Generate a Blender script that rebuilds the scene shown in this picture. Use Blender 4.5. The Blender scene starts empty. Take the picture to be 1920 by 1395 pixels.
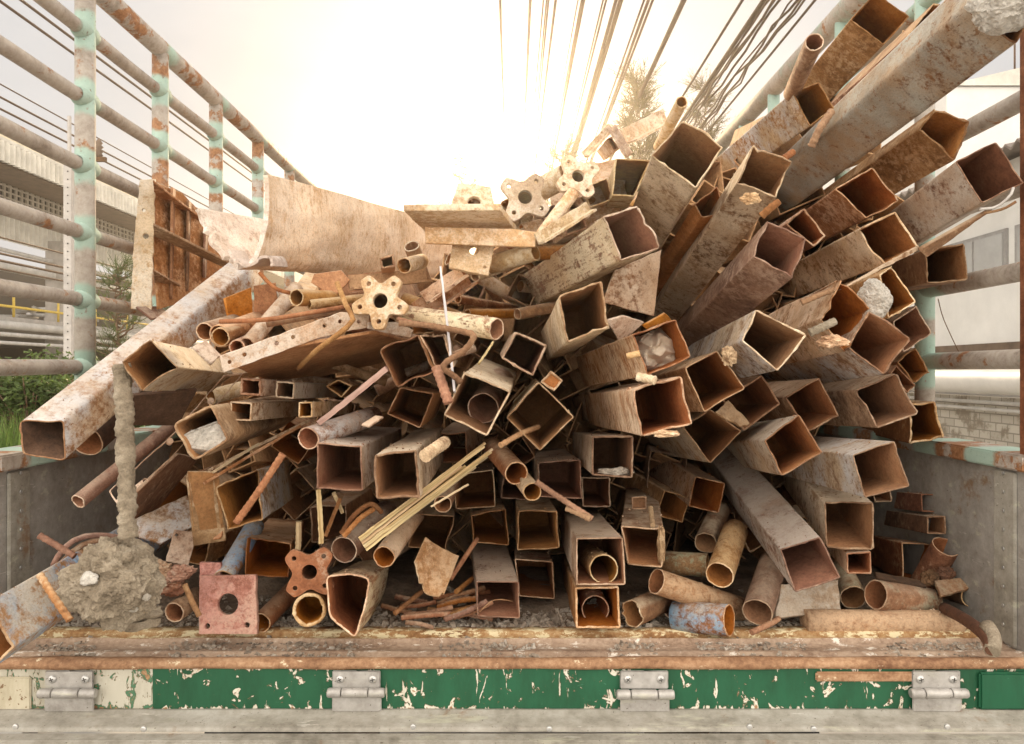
import bpy, bmesh, math, random
from mathutils import Vector, Matrix, noise
R = math.radians
S = bpy.context.scene
C = S.collection
# ---------------------------------------------------------------- camera
F = 1397.0                      # focal length in photograph pixels (1920 wide)
CX, CY = 960.0, 697.5
CAM = Vector((0, 0, 1.75))      # eye height above the ground, 0.6 m above the truck bed
cd = bpy.data.cameras.new('camera'); cam = bpy.data.objects.new('camera', cd); C.objects.link(cam)
cam.location = CAM; cam.rotation_euler = (R(90), 0, 0)
cd.sensor_width = 36; cd.lens = F/1920*36; cd.clip_start = .05; cd.clip_end = 2000
S.camera = cam
# ---------------------------------------------------------------- sky, sun, exposure
SKY_FRONT, SKY_BACK_FILL = 3.15, 12.6
SUN_EL, SUN_AZ = R(17), R(0)    # low sun straight ahead behind the heap
W = bpy.data.worlds.new('World'); S.world = W; W.use_nodes = True
nt = W.node_tree; nt.nodes.clear()
def wn(t, **k):
    n = nt.nodes.new(t)
    for a, b in k.items(): setattr(n, a, b)
    return n
out = wn('ShaderNodeOutputWorld'); bg = wn('ShaderNodeBackground'); bg.inputs[1].default_value = 0.12
sky = wn('ShaderNodeTexSky', sky_type='NISHITA', sun_disc=False, sun_elevation=SUN_EL, sun_rotation=SUN_AZ,
         air_density=1.0, dust_density=4.0, ozone_density=1.0, altitude=0)
tc = wn('ShaderNodeTexCoord')
mp = wn('ShaderNodeMapping'); mp.inputs['Scale'].default_value = (1, 1, 2.6)
cl = wn('ShaderNodeTexNoise'); cl.inputs['Scale'].default_value = 2.2; cl.inputs['Detail'].default_value = 7; cl.inputs['Roughness'].default_value = .55
cr = wn('ShaderNodeValToRGB')   # thin overcast: white cloud with a few greyer banks
cr.color_ramp.elements[0].position = .3; cr.color_ramp.elements[0].color = (.86, .85, .855, 1)
cr.color_ramp.elements[1].position = .72; cr.color_ramp.elements[1].color = (1.08, 1.07, 1.07, 1)
mx = wn('ShaderNodeMix', data_type='RGBA'); mx.inputs[0].default_value = .985
dot = wn('ShaderNodeVectorMath', operation='DOT_PRODUCT')
dot.inputs[1].default_value = (math.sin(SUN_AZ)*math.cos(SUN_EL), math.cos(SUN_AZ)*math.cos(SUN_EL), math.sin(SUN_EL))
def m_(op, a, b):
    n = wn('ShaderNodeMath', operation=op)
    for i, x in enumerate((a, b)):
        if isinstance(x, (int, float)): n.inputs[i].default_value = x
        else: nt.links.new(x, n.inputs[i])
    return n.outputs[0]
L_ = nt.links.new
d0 = m_('MAXIMUM', dot.outputs['Value'], 0)
g1 = m_('MULTIPLY', m_('POWER', d0, 26.0), .8)     # bright cloud round the veiled sun
g2 = m_('MULTIPLY', m_('POWER', d0, 240.0), 16.0)
cmb = wn('ShaderNodeCombineColor')
L_(m_('ADD', g1, g2), cmb.inputs[0])
L_(m_('ADD', m_('MULTIPLY', g1, .66), m_('MULTIPLY', g2, .80)), cmb.inputs[1])
L_(m_('ADD', m_('MULTIPLY', g1, .26), m_('MULTIPLY', g2, .48)), cmb.inputs[2])
ad = wn('ShaderNodeMix', data_type='RGBA', blend_type='ADD'); ad.inputs[0].default_value = 1
L_(tc.outputs['Generated'], dot.inputs[0]); L_(tc.outputs['Generated'], mp.inputs[0]); L_(mp.outputs[0], cl.inputs['Vector'])
L_(cl.outputs['Fac'], cr.inputs[0]); L_(sky.outputs[0], mx.inputs['A'])
sep = wn('ShaderNodeSeparateXYZ'); L_(tc.outputs['Generated'], sep.inputs[0])   # thin veil ahead; overhead and behind brightened as added fill on tube fronts
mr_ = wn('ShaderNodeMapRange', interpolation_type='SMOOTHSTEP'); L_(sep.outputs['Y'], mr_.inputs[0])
for i, x in ((1, .42), (2, -.25), (3, SKY_FRONT), (4, SKY_BACK_FILL)): mr_.inputs[i].default_value = x
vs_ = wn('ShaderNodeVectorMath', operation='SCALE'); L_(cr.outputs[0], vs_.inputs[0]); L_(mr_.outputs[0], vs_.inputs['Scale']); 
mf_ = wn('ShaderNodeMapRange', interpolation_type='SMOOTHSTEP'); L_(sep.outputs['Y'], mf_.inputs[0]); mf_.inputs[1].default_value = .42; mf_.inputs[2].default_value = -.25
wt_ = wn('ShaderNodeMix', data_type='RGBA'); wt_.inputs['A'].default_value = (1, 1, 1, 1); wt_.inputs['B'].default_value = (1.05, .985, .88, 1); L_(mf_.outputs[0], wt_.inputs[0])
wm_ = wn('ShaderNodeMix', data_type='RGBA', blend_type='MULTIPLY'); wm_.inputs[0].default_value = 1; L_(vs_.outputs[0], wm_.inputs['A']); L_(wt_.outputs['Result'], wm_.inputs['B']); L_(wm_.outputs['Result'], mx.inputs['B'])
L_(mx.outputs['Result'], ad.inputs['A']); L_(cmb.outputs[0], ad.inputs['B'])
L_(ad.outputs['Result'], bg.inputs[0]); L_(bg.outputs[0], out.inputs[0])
ld = bpy.data.lights.new('sun', 'SUN'); ld.energy = 3.6; ld.angle = R(7); ld.color = (1, .74, .44)
lo = bpy.data.objects.new('sun', ld); C.objects.link(lo)
lo.rotation_euler = Vector((-math.sin(SUN_AZ)*math.cos(SUN_EL), -math.cos(SUN_AZ)*math.cos(SUN_EL), -math.sin(SUN_EL))).to_track_quat('-Z', 'Y').to_euler()
S.view_settings.view_transform = 'Standard'; S.view_settings.look = 'None'
S.view_settings.exposure = 1.0; S.view_settings.gamma = 1
S.cycles.max_bounces = 8; S.cycles.diffuse_bounces = 5
# ---------------------------------------------------------------- helpers
def ray(u, v): return Vector(((u-CX)/F, 1.0, -(v-CY)/F))
def at(u, v, Y): return CAM + ray(u, v)*Y
def tag(o, label=None, cat=None, group=None, kind=None):
    if label: o['label'] = label
    if cat: o['category'] = cat
    if group: o['group'] = group
    if kind: o['kind'] = kind
    return o
def empty(name, loc=(0, 0, 0)):
    o = bpy.data.objects.new(name, None); o.location = loc; C.objects.link(o); return o
class MB:
    """collects vertices and faces of ONE mesh object"""
    def __init__(s): s.v = []; s.f = []; s.m = []; s.sm = []
    def add(s, vs, fs, mi=0, smooth=False):
        b = len(s.v); s.v += [Vector(p) for p in vs]
        for f in fs: s.f.append([b+i for i in f]); s.m.append(mi); s.sm.append(smooth)
    def box(s, a, b, mi=0, M=None):
        x0, y0, z0 = a; x1, y1, z1 = b
        p = [Vector(q) for q in ((x0,y0,z0),(x1,y0,z0),(x1,y1,z0),(x0,y1,z0),(x0,y0,z1),(x1,y0,z1),(x1,y1,z1),(x0,y1,z1))]
        if M: p = [M @ q for q in p]
        s.add(p, [(0,3,2,1),(4,5,6,7),(0,1,5,4),(1,2,6,5),(2,3,7,6),(3,0,4,7)], mi)
    def tube(s, pts, r, n=10, mi=0, cap=True, rr=None):
        pts = [Vector(p) for p in pts]; vs = []; fs = []; up = None
        for i, p in enumerate(pts):
            d = (pts[min(i+1, len(pts)-1)] - pts[max(i-1, 0)]).normalized()
            if up is None:
                up = Vector((0, 0, 1)) if abs(d.z) < .9 else Vector((1, 0, 0))
            x = (up - d*up.dot(d)).normalized(); y = d.cross(x); up = x
            q = r if rr is None else rr[i]
            for k in range(n):
                a = 2*math.pi*k/n; vs.append(p + (x*math.cos(a)+y*math.sin(a))*q)
        for i in range(len(pts)-1):
            for k in range(n): fs.append((i*n+k, i*n+(k+1) % n, (i+1)*n+(k+1) % n, (i+1)*n+k))
        s.add(vs, fs, mi, True)
        if cap:
            b = len(s.v)-len(vs)
            s.f += [[b+k for k in range(n)][::-1], [b+(len(pts)-1)*n+k for k in range(n)]]; s.m += [mi, mi]; s.sm += [False, False]
    def build(s, name, mats, parent=None, M=None, bevel=0):
        """M: world matrix whose frame becomes the object's own frame (points given in that frame)"""
        me = bpy.data.meshes.new(name); me.from_pydata(s.v, [], s.f)
        if not isinstance(mats, (list, tuple)): mats = [mats]
        for m in mats: me.materials.append(m)
        me.polygons.foreach_set('material_index', s.m); me.polygons.foreach_set('use_smooth', s.sm)
        bm = bmesh.new(); bm.from_mesh(me); bmesh.ops.recalc_face_normals(bm, faces=bm.faces[:])
        if bevel: bmesh.ops.bevel(bm, geom=bm.edges[:], offset=bevel, segments=2, affect='EDGES', clamp_overlap=True)
        bm.to_mesh(me); bm.free(); me.update()
        o = bpy.data.objects.new(name, me); C.objects.link(o)
        if M is not None: o.matrix_world = M
        if parent is not None:
            o.parent = parent; o.matrix_parent_inverse = parent.matrix_world.inverted() if parent.type == 'MESH' else Matrix.Translation(-parent.location)
        return o
def frame(z, x=None):
    z = z.normalized()
    if x is None: x = Vector((0, 0, 1)) if abs(z.z) < .9 else Vector((1, 0, 0))
    x = (x - z*x.dot(z)).normalized(); y = z.cross(x)
    return Matrix((x, y, z)).transposed().to_4x4()
# ---------------------------------------------------------------- materials
class NT:
    def __init__(s, name):
        s.m = bpy.data.materials.new(name); s.m.use_nodes = True; s.t = s.m.node_tree; s.t.nodes.clear()
        s.o = s.n('ShaderNodeOutputMaterial'); s.b = s.n('ShaderNodeBsdfPrincipled'); s.l(s.b.outputs[0], s.o.inputs[0])
        s.b.inputs['Specular IOR Level'].default_value = .35
    def n(s, t, **k):
        x = s.t.nodes.new(t)
        for a, b in k.items(): setattr(x, a, b)
        return x
    def l(s, a, b): s.t.links.new(a, b)
    def put(s, sock, v):
        if isinstance(v, bpy.types.NodeSocket): s.l(v, sock)
        else: sock.default_value = v
    def math(s, op, a, b=0.0, clamp=False):
        x = s.n('ShaderNodeMath', operation=op, use_clamp=clamp); s.put(x.inputs[0], a); s.put(x.inputs[1], b); return x.outputs[0]
    def coord(s, rnd=True):
        tc = s.n('ShaderNodeTexCoord'); v = tc.outputs['Object']
        if rnd:
            oi = s.n('ShaderNodeObjectInfo'); s.rand = oi.outputs['Random']
            c = s.n('ShaderNodeCombineXYZ')
            for i, k in enumerate((53.0, 31.0, 17.0)): s.l(s.math('MULTIPLY', s.rand, k), c.inputs[i])
            a = s.n('ShaderNodeVectorMath', operation='ADD'); s.l(v, a.inputs[0]); s.l(c.outputs[0], a.inputs[1]); v = a.outputs[0]
        return v
    def scale(s, v, sc):
        m = s.n('ShaderNodeMapping'); m.inputs['Scale'].default_value = sc; s.l(v, m.inputs[0]); return m.outputs[0]
    def noise(s, v, sc, det=6, rough=.6, dist=0):
        x = s.n('ShaderNodeTexNoise'); s.l(v, x.inputs['Vector'])
        x.inputs['Scale'].default_value = sc; x.inputs['Detail'].default_value = det; x.inputs['Roughness'].default_value = rough; x.inputs['Distortion'].default_value = dist
        return x.outputs['Fac']
    def vor(s, v, sc, feat='F1'):
        x = s.n('ShaderNodeTexVoronoi', feature=feat); s.l(v, x.inputs['Vector']); x.inputs['Scale'].default_value = sc; return x.outputs['Distance']
    def ramp(s, f, stops, const=False):
        r = s.n('ShaderNodeValToRGB'); e = r.color_ramp.elements
        while len(e) < len(stops): e.new(.5)
        for i, (p, c) in enumerate(stops):
            e[i].position = p; e[i].color = (*c, 1) if isinstance(c, tuple) else (c, c, c, 1)
        if const: r.color_ramp.interpolation = 'CONSTANT'
        s.l(f, r.inputs[0]); return r.outputs[0]
    def step(s, f, a, b):
        x = s.n('ShaderNodeMapRange', interpolation_type='SMOOTHSTEP'); s.put(x.inputs[0], f); x.inputs[1].default_value = a; x.inputs[2].default_value = b; return x.outputs[0]
    def mix(s, f, a, b, mode='MIX'):
        x = s.n('ShaderNodeMix', data_type='RGBA', blend_type=mode); s.put(x.inputs[0], f)
        for k, v in (('A', a), ('B', b)):
            s.put(x.inputs[k], (*v, 1) if isinstance(v, tuple) else v)
        return x.outputs['Result']
    def bump(s, h, st=.4, d=.004):
        b = s.n('ShaderNodeBump'); b.inputs['Strength'].default_value = st; b.inputs['Distance'].default_value = d; s.l(h, b.inputs['Height']); s.l(b.outputs[0], s.b.inputs['Normal'])
    def vary(s, col, lo=.8, hi=1.2):
        h = s.n('ShaderNodeHueSaturation'); s.l(col, h.inputs['Color'])
        s.l(s.math('ADD', s.math('MULTIPLY', s.rand, hi-lo), lo), h.inputs['Value'])
        r2 = s.math('FRACT', s.math('MULTIPLY', s.rand, 7.31))
        s.l(s.math('ADD', s.math('MULTIPLY', r2, .022), .489), h.inputs['Hue'])
        r3 = s.math('FRACT', s.math('MULTIPLY', s.rand, 13.7))
        s.l(s.math('ADD', s.math('MULTIPLY', r3, .35), .8), h.inputs['Saturation'])
        return h.outputs[0]
    def fin(s, col, rough=.85, metal=0.0):
        s.put(s.b.inputs['Base Color'], (*col, 1) if isinstance(col, tuple) else col)
        s.put(s.b.inputs['Roughness'], rough); s.b.inputs['Metallic'].default_value = metal
        return s.m
def metal(name, c, paint=None, pa=.5, paint2=None, dust=0.0, dustc=(.5, .4, .29), streak=0.0, sc=1.0, bump=.45, spots=.6, vary=(.82, 1.2), rough=.82, across=False, soft=.07):
    """rusted steel: rust of three tones, thin flaking paint, pitting, dashes of bare rust, settled dust"""
    t = NT(name); v = t.coord()
    A = t.noise(v, 7*sc, 9, .65, .3); B = t.noise(v, 60*sc, 8, .72); D = t.noise(v, 230*sc, 4, .7)
    col = t.ramp(t.math('ADD', t.math('MULTIPLY', A, .55), t.math('MULTIPLY', B, .45)), [(.36, c[0]), (.5, c[1]), (.64, c[2])])
    col = t.mix(.7, col, t.ramp(D, [(.3, .55), (.5, 1.0), (.72, 1.25)]), 'MULTIPLY')
    h = t.math('ADD', t.math('MULTIPLY', B, .6), t.math('MULTIPLY', D, .4))
    if paint:
        P = t.math('ADD', t.math('MULTIPLY', t.noise(v, 10*sc, 11, .74, .2), .55), t.math('MULTIPLY', B, .45))
        if streak:
            sv = t.scale(v, (26*sc, 26*sc, 130*sc) if across else (85*sc, 85*sc, 7*sc)); Q = t.noise(sv, 1.0, 8, .72, .3)
            P = t.math('ADD', t.math('MULTIPLY', P, 1-streak), t.math('MULTIPLY', Q, streak))
        k = .5-.16*(pa-.5)*2
        mask = t.step(P, k-soft*.6, k+soft)
        pc = t.mix(t.step(t.noise(v, 6*sc, 7, .68), .38, .64), paint, paint2 or paint)
        pc = t.mix(.7, pc, t.ramp(D, [(.3, .62), (.55, 1.05)]), 'MULTIPLY')
        if spots:
            ds = t.scale(v, (230*sc, 230*sc, 75*sc)); sp = t.step(t.noise(ds, 1.0, 4, .6, .2), .70-.09*spots, .76-.09*spots)
            sp2 = t.step(t.noise(v, 34*sc, 6, .7), .66-.05*spots, .70-.05*spots)
            mask = t.math('MULTIPLY', mask, t.math('SUBTRACT', 1.0, t.math('MAXIMUM', sp, t.math('MULTIPLY', sp2, .8))))
        col = t.mix(t.math('MULTIPLY', mask, .93), col, pc); h = t.math('ADD', h, t.math('MULTIPLY', mask, .3))
    if dust:
        g = t.n('ShaderNodeNewGeometry'); sx = t.n('ShaderNodeSeparateXYZ'); t.l(g.outputs['Normal'], sx.inputs[0])
        up = t.step(sx.outputs['Z'], .25, .95)
        dm = t.math('MULTIPLY', up, t.math('MULTIPLY', t.step(t.noise(v, 18*sc, 9, .74), .34, .6), dust))
        col = t.mix(dm, col, t.mix(D, dustc, tuple(min(1, q*1.3) for q in dustc)))
    col = t.mix(.85, col, t.ramp(t.noise(v, 3.3*sc, 6, .6, .5), [(.33, (.66, .60, .54)), (.5, (1.0, .97, .94)), (.66, (1.16, 1.12, 1.06))]), 'MULTIPLY')
    col = t.vary(col, *vary); t.bump(h, bump, .004)
    return t.fin(col, rough)
MT = {}
RU = ((.125, .055, .024), (.30, .155, .072), (.45, .27, .145))
MT['rust']  = metal('rusty_steel', RU, paint=(.56, .40, .27), paint2=(.40, .23, .12), pa=.45, dust=.8, dustc=(.48, .36, .25))
MT['brown'] = metal('brown_rust', ((.095, .040, .020), (.22, .100, .048), (.34, .18, .095)), paint=(.42, .28, .17), pa=.3, dust=.8)
MT['orange'] = metal('orange_rust', ((.18, .068, .020), (.38, .172, .058), (.52, .28, .115)), dust=.5)
MT['pale']  = metal('pale_weathered_steel', RU, paint=(.70, .58, .45), paint2=(.52, .36, .23), pa=.66, dust=.9, dustc=(.52, .42, .31), spots=.8)
MT['grey']  = metal('grey_dusty_steel', RU, paint=(.60, .54, .46), paint2=(.50, .37, .245), pa=.68, dust=.7, dustc=(.52, .46, .39), spots=.8)
MT['blue']  = metal('blue_grey_painted_steel', RU, paint=(.54, .56, .60), paint2=(.52, .39, .265), pa=.62, dust=.65, dustc=(.50, .47, .44), spots=.9)
MT['big'] = metal('grey_coated_big_tube', RU, paint=(.47, .485, .455), paint2=(.45, .345, .24), pa=.76, dust=.75, dustc=(.55, .56, .60), spots=1.0)
MT['streak'] = metal('streaked_pale_steel', ((.17, .075, .03), (.36, .19, .085), (.50, .31, .165)), paint=(.76, .65, .49), paint2=(.58, .43, .275), pa=.60, streak=.55, dust=.8, dustc=(.55, .45, .33), spots=.4, across=True)
MT['flake'] = metal('flaking_cream_paint', ((.16, .07, .03), (.36, .19, .08), (.48, .29, .13)), paint=(.72, .63, .42), paint2=(.62, .47, .25), pa=.6, streak=.35, dust=.3, sc=1.2, spots=.9, bump=.9, soft=.03)
MT['inner'] = metal('inner_rust', ((.22, .084, .028), (.37, .155, .054), (.46, .225, .09)), bump=.25, vary=(.8, 1.15), sc=.7)
MT['rim']   = metal('torch_cut_edge', ((.20, .095, .045), (.50, .34, .21), (.80, .67, .50)), bump=.6, sc=1.0)
MT['rimdark'] = metal('saw_cut_edge', ((.12, .05, .022), (.27, .14, .07), (.52, .37, .24)), bump=.5, sc=1.0)
MT['bluep'] = metal('worn_blue_paint', RU, paint=(.20, .37, .58), paint2=(.44, .42, .38), pa=.60, dust=.4, spots=.8)
MT['greenp'] = metal('worn_green_paint', RU, paint=(.33, .41, .29), paint2=(.42, .33, .22), pa=.42, dust=.5)
MT['pink']  = metal('faded_red_primer', ((.20, .085, .06), (.38, .18, .145), (.47, .25, .21)), paint=(.50, .27, .235), paint2=(.52, .36, .29), pa=.6, dust=.2, spots=1.0)
MT['white'] = metal('white_coated_steel', ((.30, .18, .1), (.48, .35, .24), (.62, .51, .4)), paint=(.62, .57, .51), paint2=(.52, .42, .32), pa=.62, dust=.2, spots=.9)
MT['white2'] = metal('pale_sky_lit_steel', ((.40, .32, .26), (.56, .48, .42), (.68, .61, .55)), paint=(.74, .70, .66), paint2=(.64, .55, .47), pa=.66, spots=.7)  # pale steel; sky light on the trough's inside is put into this colour
MT['tan']   = metal('tan_pipe_steel', ((.32, .18, .09), (.50, .345, .21), (.62, .48, .34)), paint=(.68, .57, .45), pa=.5, spots=.5, dust=.5)
MT['tanx']  = metal('banded_tan_pipe_steel', ((.38, .25, .145), (.55, .41, .28), (.66, .54, .41)), paint=(.72, .63, .53), paint2=(.64, .53, .41), pa=.62, streak=.4, spots=.3, across=True, dust=.3)
MT['rebar'] = metal('rebar_rust', ((.13, .052, .02), (.28, .128, .052), (.42, .235, .115)), bump=.3, vary=(.85, 1.2))
MT['mudpipe'] = metal('mud_caked_pipe', ((.18, .085, .036), (.37, .20, .092), (.47, .285, .15)), paint=(.47, .315, .18), pa=.6, spots=1.0, bump=.7)
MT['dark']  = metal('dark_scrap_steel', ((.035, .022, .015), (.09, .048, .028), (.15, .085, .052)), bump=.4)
MT['redbrown'] = metal('red_brown_rust', ((.14, .062, .034), (.27, .135, .076), (.37, .21, .13)), paint=(.42, .32, .24), pa=.3, dust=.4)
def stone(name, c0, c1, c2, sc=1, bump=1.0, d=.016):
    t = NT(name); v = t.coord()
    A = t.noise(v, 14*sc, 10, .7); V = t.vor(v, 60*sc); D = t.noise(v, 160*sc, 5, .7)
    col = t.ramp(A, [(.32, c0), (.5, c1), (.68, c2)]); col = t.mix(.7, col, t.ramp(D, [(.3, .6), (.6, 1.15)]), 'MULTIPLY')
    t.bump(t.math('ADD', A, t.math('MULTIPLY', D, .5)), bump, d); return t.fin(col, .95)
MT['concrete'] = stone('broken_concrete', (.30, .26, .21), (.46, .41, .34), (.62, .57, .5))
MT['mortar'] = stone('dried_mortar', (.20, .155, .105), (.37, .30, .215), (.50, .42, .32), 1.3)
MT['whitestone'] = stone('pale_concrete', (.48, .44, .38), (.66, .61, .54), (.78, .74, .68))
MT['gravel'] = stone('gravel_chips', (.16, .12, .09), (.40, .33, .26), (.70, .64, .56), 1)
MT['dirt'] = stone('bed_dirt', (.10, .07, .05), (.21, .15, .105), (.34, .26, .19), .6)
def wood(name, c0, c1, c2, sc=1):
    t = NT(name); v = t.coord(); sv = t.scale(v, (120*sc, 120*sc, 5*sc))
    A = t.noise(sv, 1, 7, .65, .6); B = t.noise(v, 25, 5)
    col = t.ramp(A, [(.35, c0), (.5, c1), (.66, c2)]); col = t.mix(.5, col, t.ramp(B, [(.3, .75), (.6, 1.1)]), 'MULTIPLY')
    t.bump(A, .4, .002); return t.fin(t.vary(col, .9, 1.1), .8)
MT['wood'] = wood('split_pale_wood', (.24, .14, .06), (.44, .31, .155), (.58, .45, .26))
MT['lath'] = wood('grey_white_lath', (.46, .42, .42), (.62, .58, .58), (.72, .69, .68))
MT['pinkwood'] = wood('pinkish_strip', (.32, .15, .12), (.44, .24, .2), (.5, .3, .25))
MT['timber'] = wood('old_timber', (.36, .23, .11), (.52, .37, .2), (.62, .48, .3))
t = NT('crumpled_paper'); v = t.coord(); MT['paper'] = t.fin(t.ramp(t.noise(v, 30, 5), [(.3, (.52, .42, .32)), (.7, (.70, .61, .49))]), .9)
def plain(name, c, rough=.7, metal=0, var=.25, sc=12, bump=.15):
    t = NT(name); v = t.coord(False); A = t.noise(v, sc, 8, .65)
    col = t.mix(1.0, c, t.ramp(A, [(.3, 1-var), (.7, 1+var*.6)]), 'MULTIPLY'); t.bump(A, bump, .003)
    return t.fin(col, rough, metal)
# ================================================================ SETTING: ground
random.seed(5)
t = NT('yard_concrete'); v = t.coord(False)
MT['ground'] = t.fin(t.ramp(t.noise(v, .7, 10, .7), [(.3, (.27, .26, .24)), (.7, (.42, .40, .37))]), .95)
g = MB(); g.add([(-300, -80, 0), (300, -80, 0), (300, 600, 0), (-300, 600, 0)], [(0, 1, 2, 3)])
tag(g.build('ground', MT['ground']), 'pale concrete yard ground running past the truck', 'ground', kind='structure')
# ================================================================ TRUCK (one thing)
ZF = CAM.z - .60                                   # bed floor
YR = 1.545                                         # rear edge of the bed
def railmat(name, axis, z0, per, wid, rustamt):
    t = NT(name); v = t.coord(False)
    sx = t.n('ShaderNodeSeparateXYZ'); t.l(v, sx.inputs[0])
    A = t.noise(v, 9, 8, .65); B = t.noise(v, 70, 6, .7)
    col = t.ramp(t.math('ADD', t.math('MULTIPLY', A, .6), t.math('MULTIPLY', B, .4)), [(.36, (.22, .18, .145)), (.5, (.36, .315, .27)), (.64, (.46, .415, .365))])
    rm = t.step(t.noise(v, 13, 9, .7), .60-rustamt, .66-rustamt)
    col = t.mix(rm, col, t.ramp(B, [(.3, (.16, .06, .025)), (.7, (.40, .21, .1))]))
    q = t.math('FRACT', t.math('ADD', t.math('DIVIDE', t.math('SUBTRACT', sx.outputs[axis], z0), per), .5))
    dd = t.math('ABSOLUTE', t.math('SUBTRACT', q, .5))            # distance to the welded joint
    dd = t.math('ADD', dd, t.math('MULTIPLY', t.math('SUBTRACT', A, .5), .34)); 
    mint = t.math('SUBTRACT', 1.0, t.step(dd, wid-.03, wid+.07))
    mint = t.math('MULTIPLY', mint, t.step(B, .33, .40))
    col = t.mix(mint, col, t.mix(B, (.27, .39, .325), (.40, .51, .445)))
    t.bump(B, .3, .003); return t.fin(col, .7)
MT['postL'] = railmat('galvanised_post_mint_joints', 2, CAM.z+.012, .1855, .24, .04)
MT['postLr'] = railmat('rusty_post_mint_joints', 2, CAM.z+.012, .1855, .25, .14)
MT['railL'] = railmat('galvanised_rail_mint_ends', 1, 2.06, .47, .055, .02)
MT['topL'] = railmat('brown_top_rail', 1, 2.06, .47, .05, .09)
MT['topR'] = railmat('tan_grey_top_rail', 1, 0.0, 50.0, .001, .02)
MT['postR'] = railmat('right_post_mint_joints', 2, CAM.z+.03, .20, .36, .0)
MT['railR'] = railmat('right_rail_mint_ends', 1, 1.60, .50, .12, .04)
def panelmat(name, c0, c1, c2):
    t = NT(name); v = t.coord(False)
    A = t.noise(v, 4, 10, .7); B = t.noise(v, 40, 7, .7); sv = t.scale(v, (3, 8, 60)); Q = t.noise(sv, 1.5, 6, .7, 1.5)
    col = t.ramp(t.math('ADD', t.math('MULTIPLY', A, .6), t.math('MULTIPLY', B, .4)), [(.36, c0), (.5, c1), (.64, c2)])
    col = t.mix(t.step(t.noise(v, 7, 9, .72), .58, .68), col, (.20, .13, .08)); col = t.mix(t.step(t.noise(v, 150, 4, .6), .66, .70), col, (.09, .07, .05)); col = t.mix(t.math('MULTIPLY', t.step(t.noise(t.scale(v, (1.5, 6, 9)), 3, 8, .7), .56, .66), .5), col, (.46, .45, .34))
    col = t.mix(t.math('MULTIPLY', t.step(Q, .63, .68), .5), col, (.55, .52, .47))
    sz = t.n('ShaderNodeSeparateXYZ'); t.l(v, sz.inputs[0])
    t.bump(B, .25, .003); return t.fin(col, .62)
MT['panel'] = panelmat('scuffed_grey_sheet', (.16, .145, .125), (.26, .24, .215), (.36, .34, .31))
MT['alu'] = panelmat('dirty_aluminium', (.14, .125, .10), (.27, .25, .21), (.37, .35, .31))
def chip(name, base, base2, chipc, amt, ztop, toprust=True, dots=False):
    t = NT(name); v = t.coord(False); sx = t.n('ShaderNodeSeparateXYZ'); t.l(v, sx.inputs[0])
    A = t.math('ADD', t.math('MULTIPLY', t.noise(v, 30, 8, .58, .9), .8), t.math('MULTIPLY', t.noise(v, 95, 4, .6), .2)); A2 = t.noise(t.scale(v, (60, 60, 16)), 1, 6, .6, .8); B = t.noise(v, 120, 5, .7); Bg = t.noise(v, 3, 6, .6)
    edge = t.step(sx.outputs['Z'], ztop-.022, ztop)               # chips crowd the upper and lower edge
    edge2 = t.math('SUBTRACT', 1.0, t.step(sx.outputs['Z'], ztop-.1, ztop-.085))
    bias = t.math('ADD', t.math('MULTIPLY', edge, .12), t.math('MULTIPLY', edge2, .075))
    P = t.math('ADD', t.math('MAXIMUM', A, t.math('SUBTRACT', A2, .03)), bias)
    col = t.mix(t.step(Bg, .4, .65), base, base2)
    sc = t.step(t.noise(t.scale(v, (20, 20, 60)), 1, 8, .7, 2), .66, .69)
    col = t.mix(t.math('MULTIPLY', sc, .55), col, tuple(min(1, q*2+.06) for q in base))
    col = t.mix(t.step(P, amt-.008, amt+.002), col, (.17, .085, .04)); col = t.mix(t.step(P, amt+.006, amt+.016), col, chipc)
    col = t.mix(.55, col, t.ramp(t.noise(t.scale(v, (1, 1, .35)), 26, 8, .7), [(.34, (.62, .58, .50)), (.56, (1.05, 1.05, 1.05))]), 'MULTIPLY')
    inner = t.step(P, amt+.055, amt+.075)
    col = t.mix(inner, col, t.ramp(B, [(.3, (.16, .07, .03)), (.7, (.42, .25, .13))]))
    if dots: col = t.mix(t.step(t.noise(v, 75, 4, .6), .60, .63), col, (.17, .10, .05))
    if toprust: col = t.mix(t.step(t.math('ADD', t.math('MULTIPLY', edge, .2), A), .64, .70), col, t.ramp(B, [(.3, (.22, .10, .05)), (.7, (.5, .34, .2))]))
    t.bump(t.math('SUBTRACT', 1.0, t.step(P, amt, amt+.012)), .5, .0015); return t.fin(col, .5)
MT['green'] = chip('chipped_green_paint', (.011, .076, .034), (.014, .09, .042), (.62, .59, .5), .598, CAM.z-.603)
MT['green2'] = chip('raised_green_paint', (.009, .08, .036), (.011, .09, .042), (.55, .5, .42), .70, CAM.z-.603)
MT['cream'] = chip('chipped_cream_paint', (.45, .425, .35), (.52, .50, .43), (.06, .16, .09), .57, CAM.z-.603)
MT['cream2'] = chip('rust_dotted_cream', (.46, .415, .31), (.52, .47, .37), (.20, .12, .05), .68, CAM.z-.603, dots=True)
def sillmat(name, c0, c1, c2, chipc, th):
    t = NT(name); v = t.coord(False); A = t.noise(t.scale(v, (.5, 1, 1)), 12, 10, .7); B = t.noise(v, 90, 6, .7)
    col = t.ramp(t.math('ADD', t.math('MULTIPLY', A, .55), t.math('MULTIPLY', B, .45)), [(.38, c0), (.5, c1), (.62, c2)])
    col = t.mix(t.step(t.noise(t.scale(v, (.6, 1, 1)), 45, 9, .75), th, th+.04), col, chipc)
    t.bump(B, .5, .003); return t.fin(col, .8)
MT['sillrust'] = sillmat('rusty_sill_edge', (.15, .07, .035), (.29, .16, .085), (.43, .27, .16), (.62, .52, .36), .60)
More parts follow.
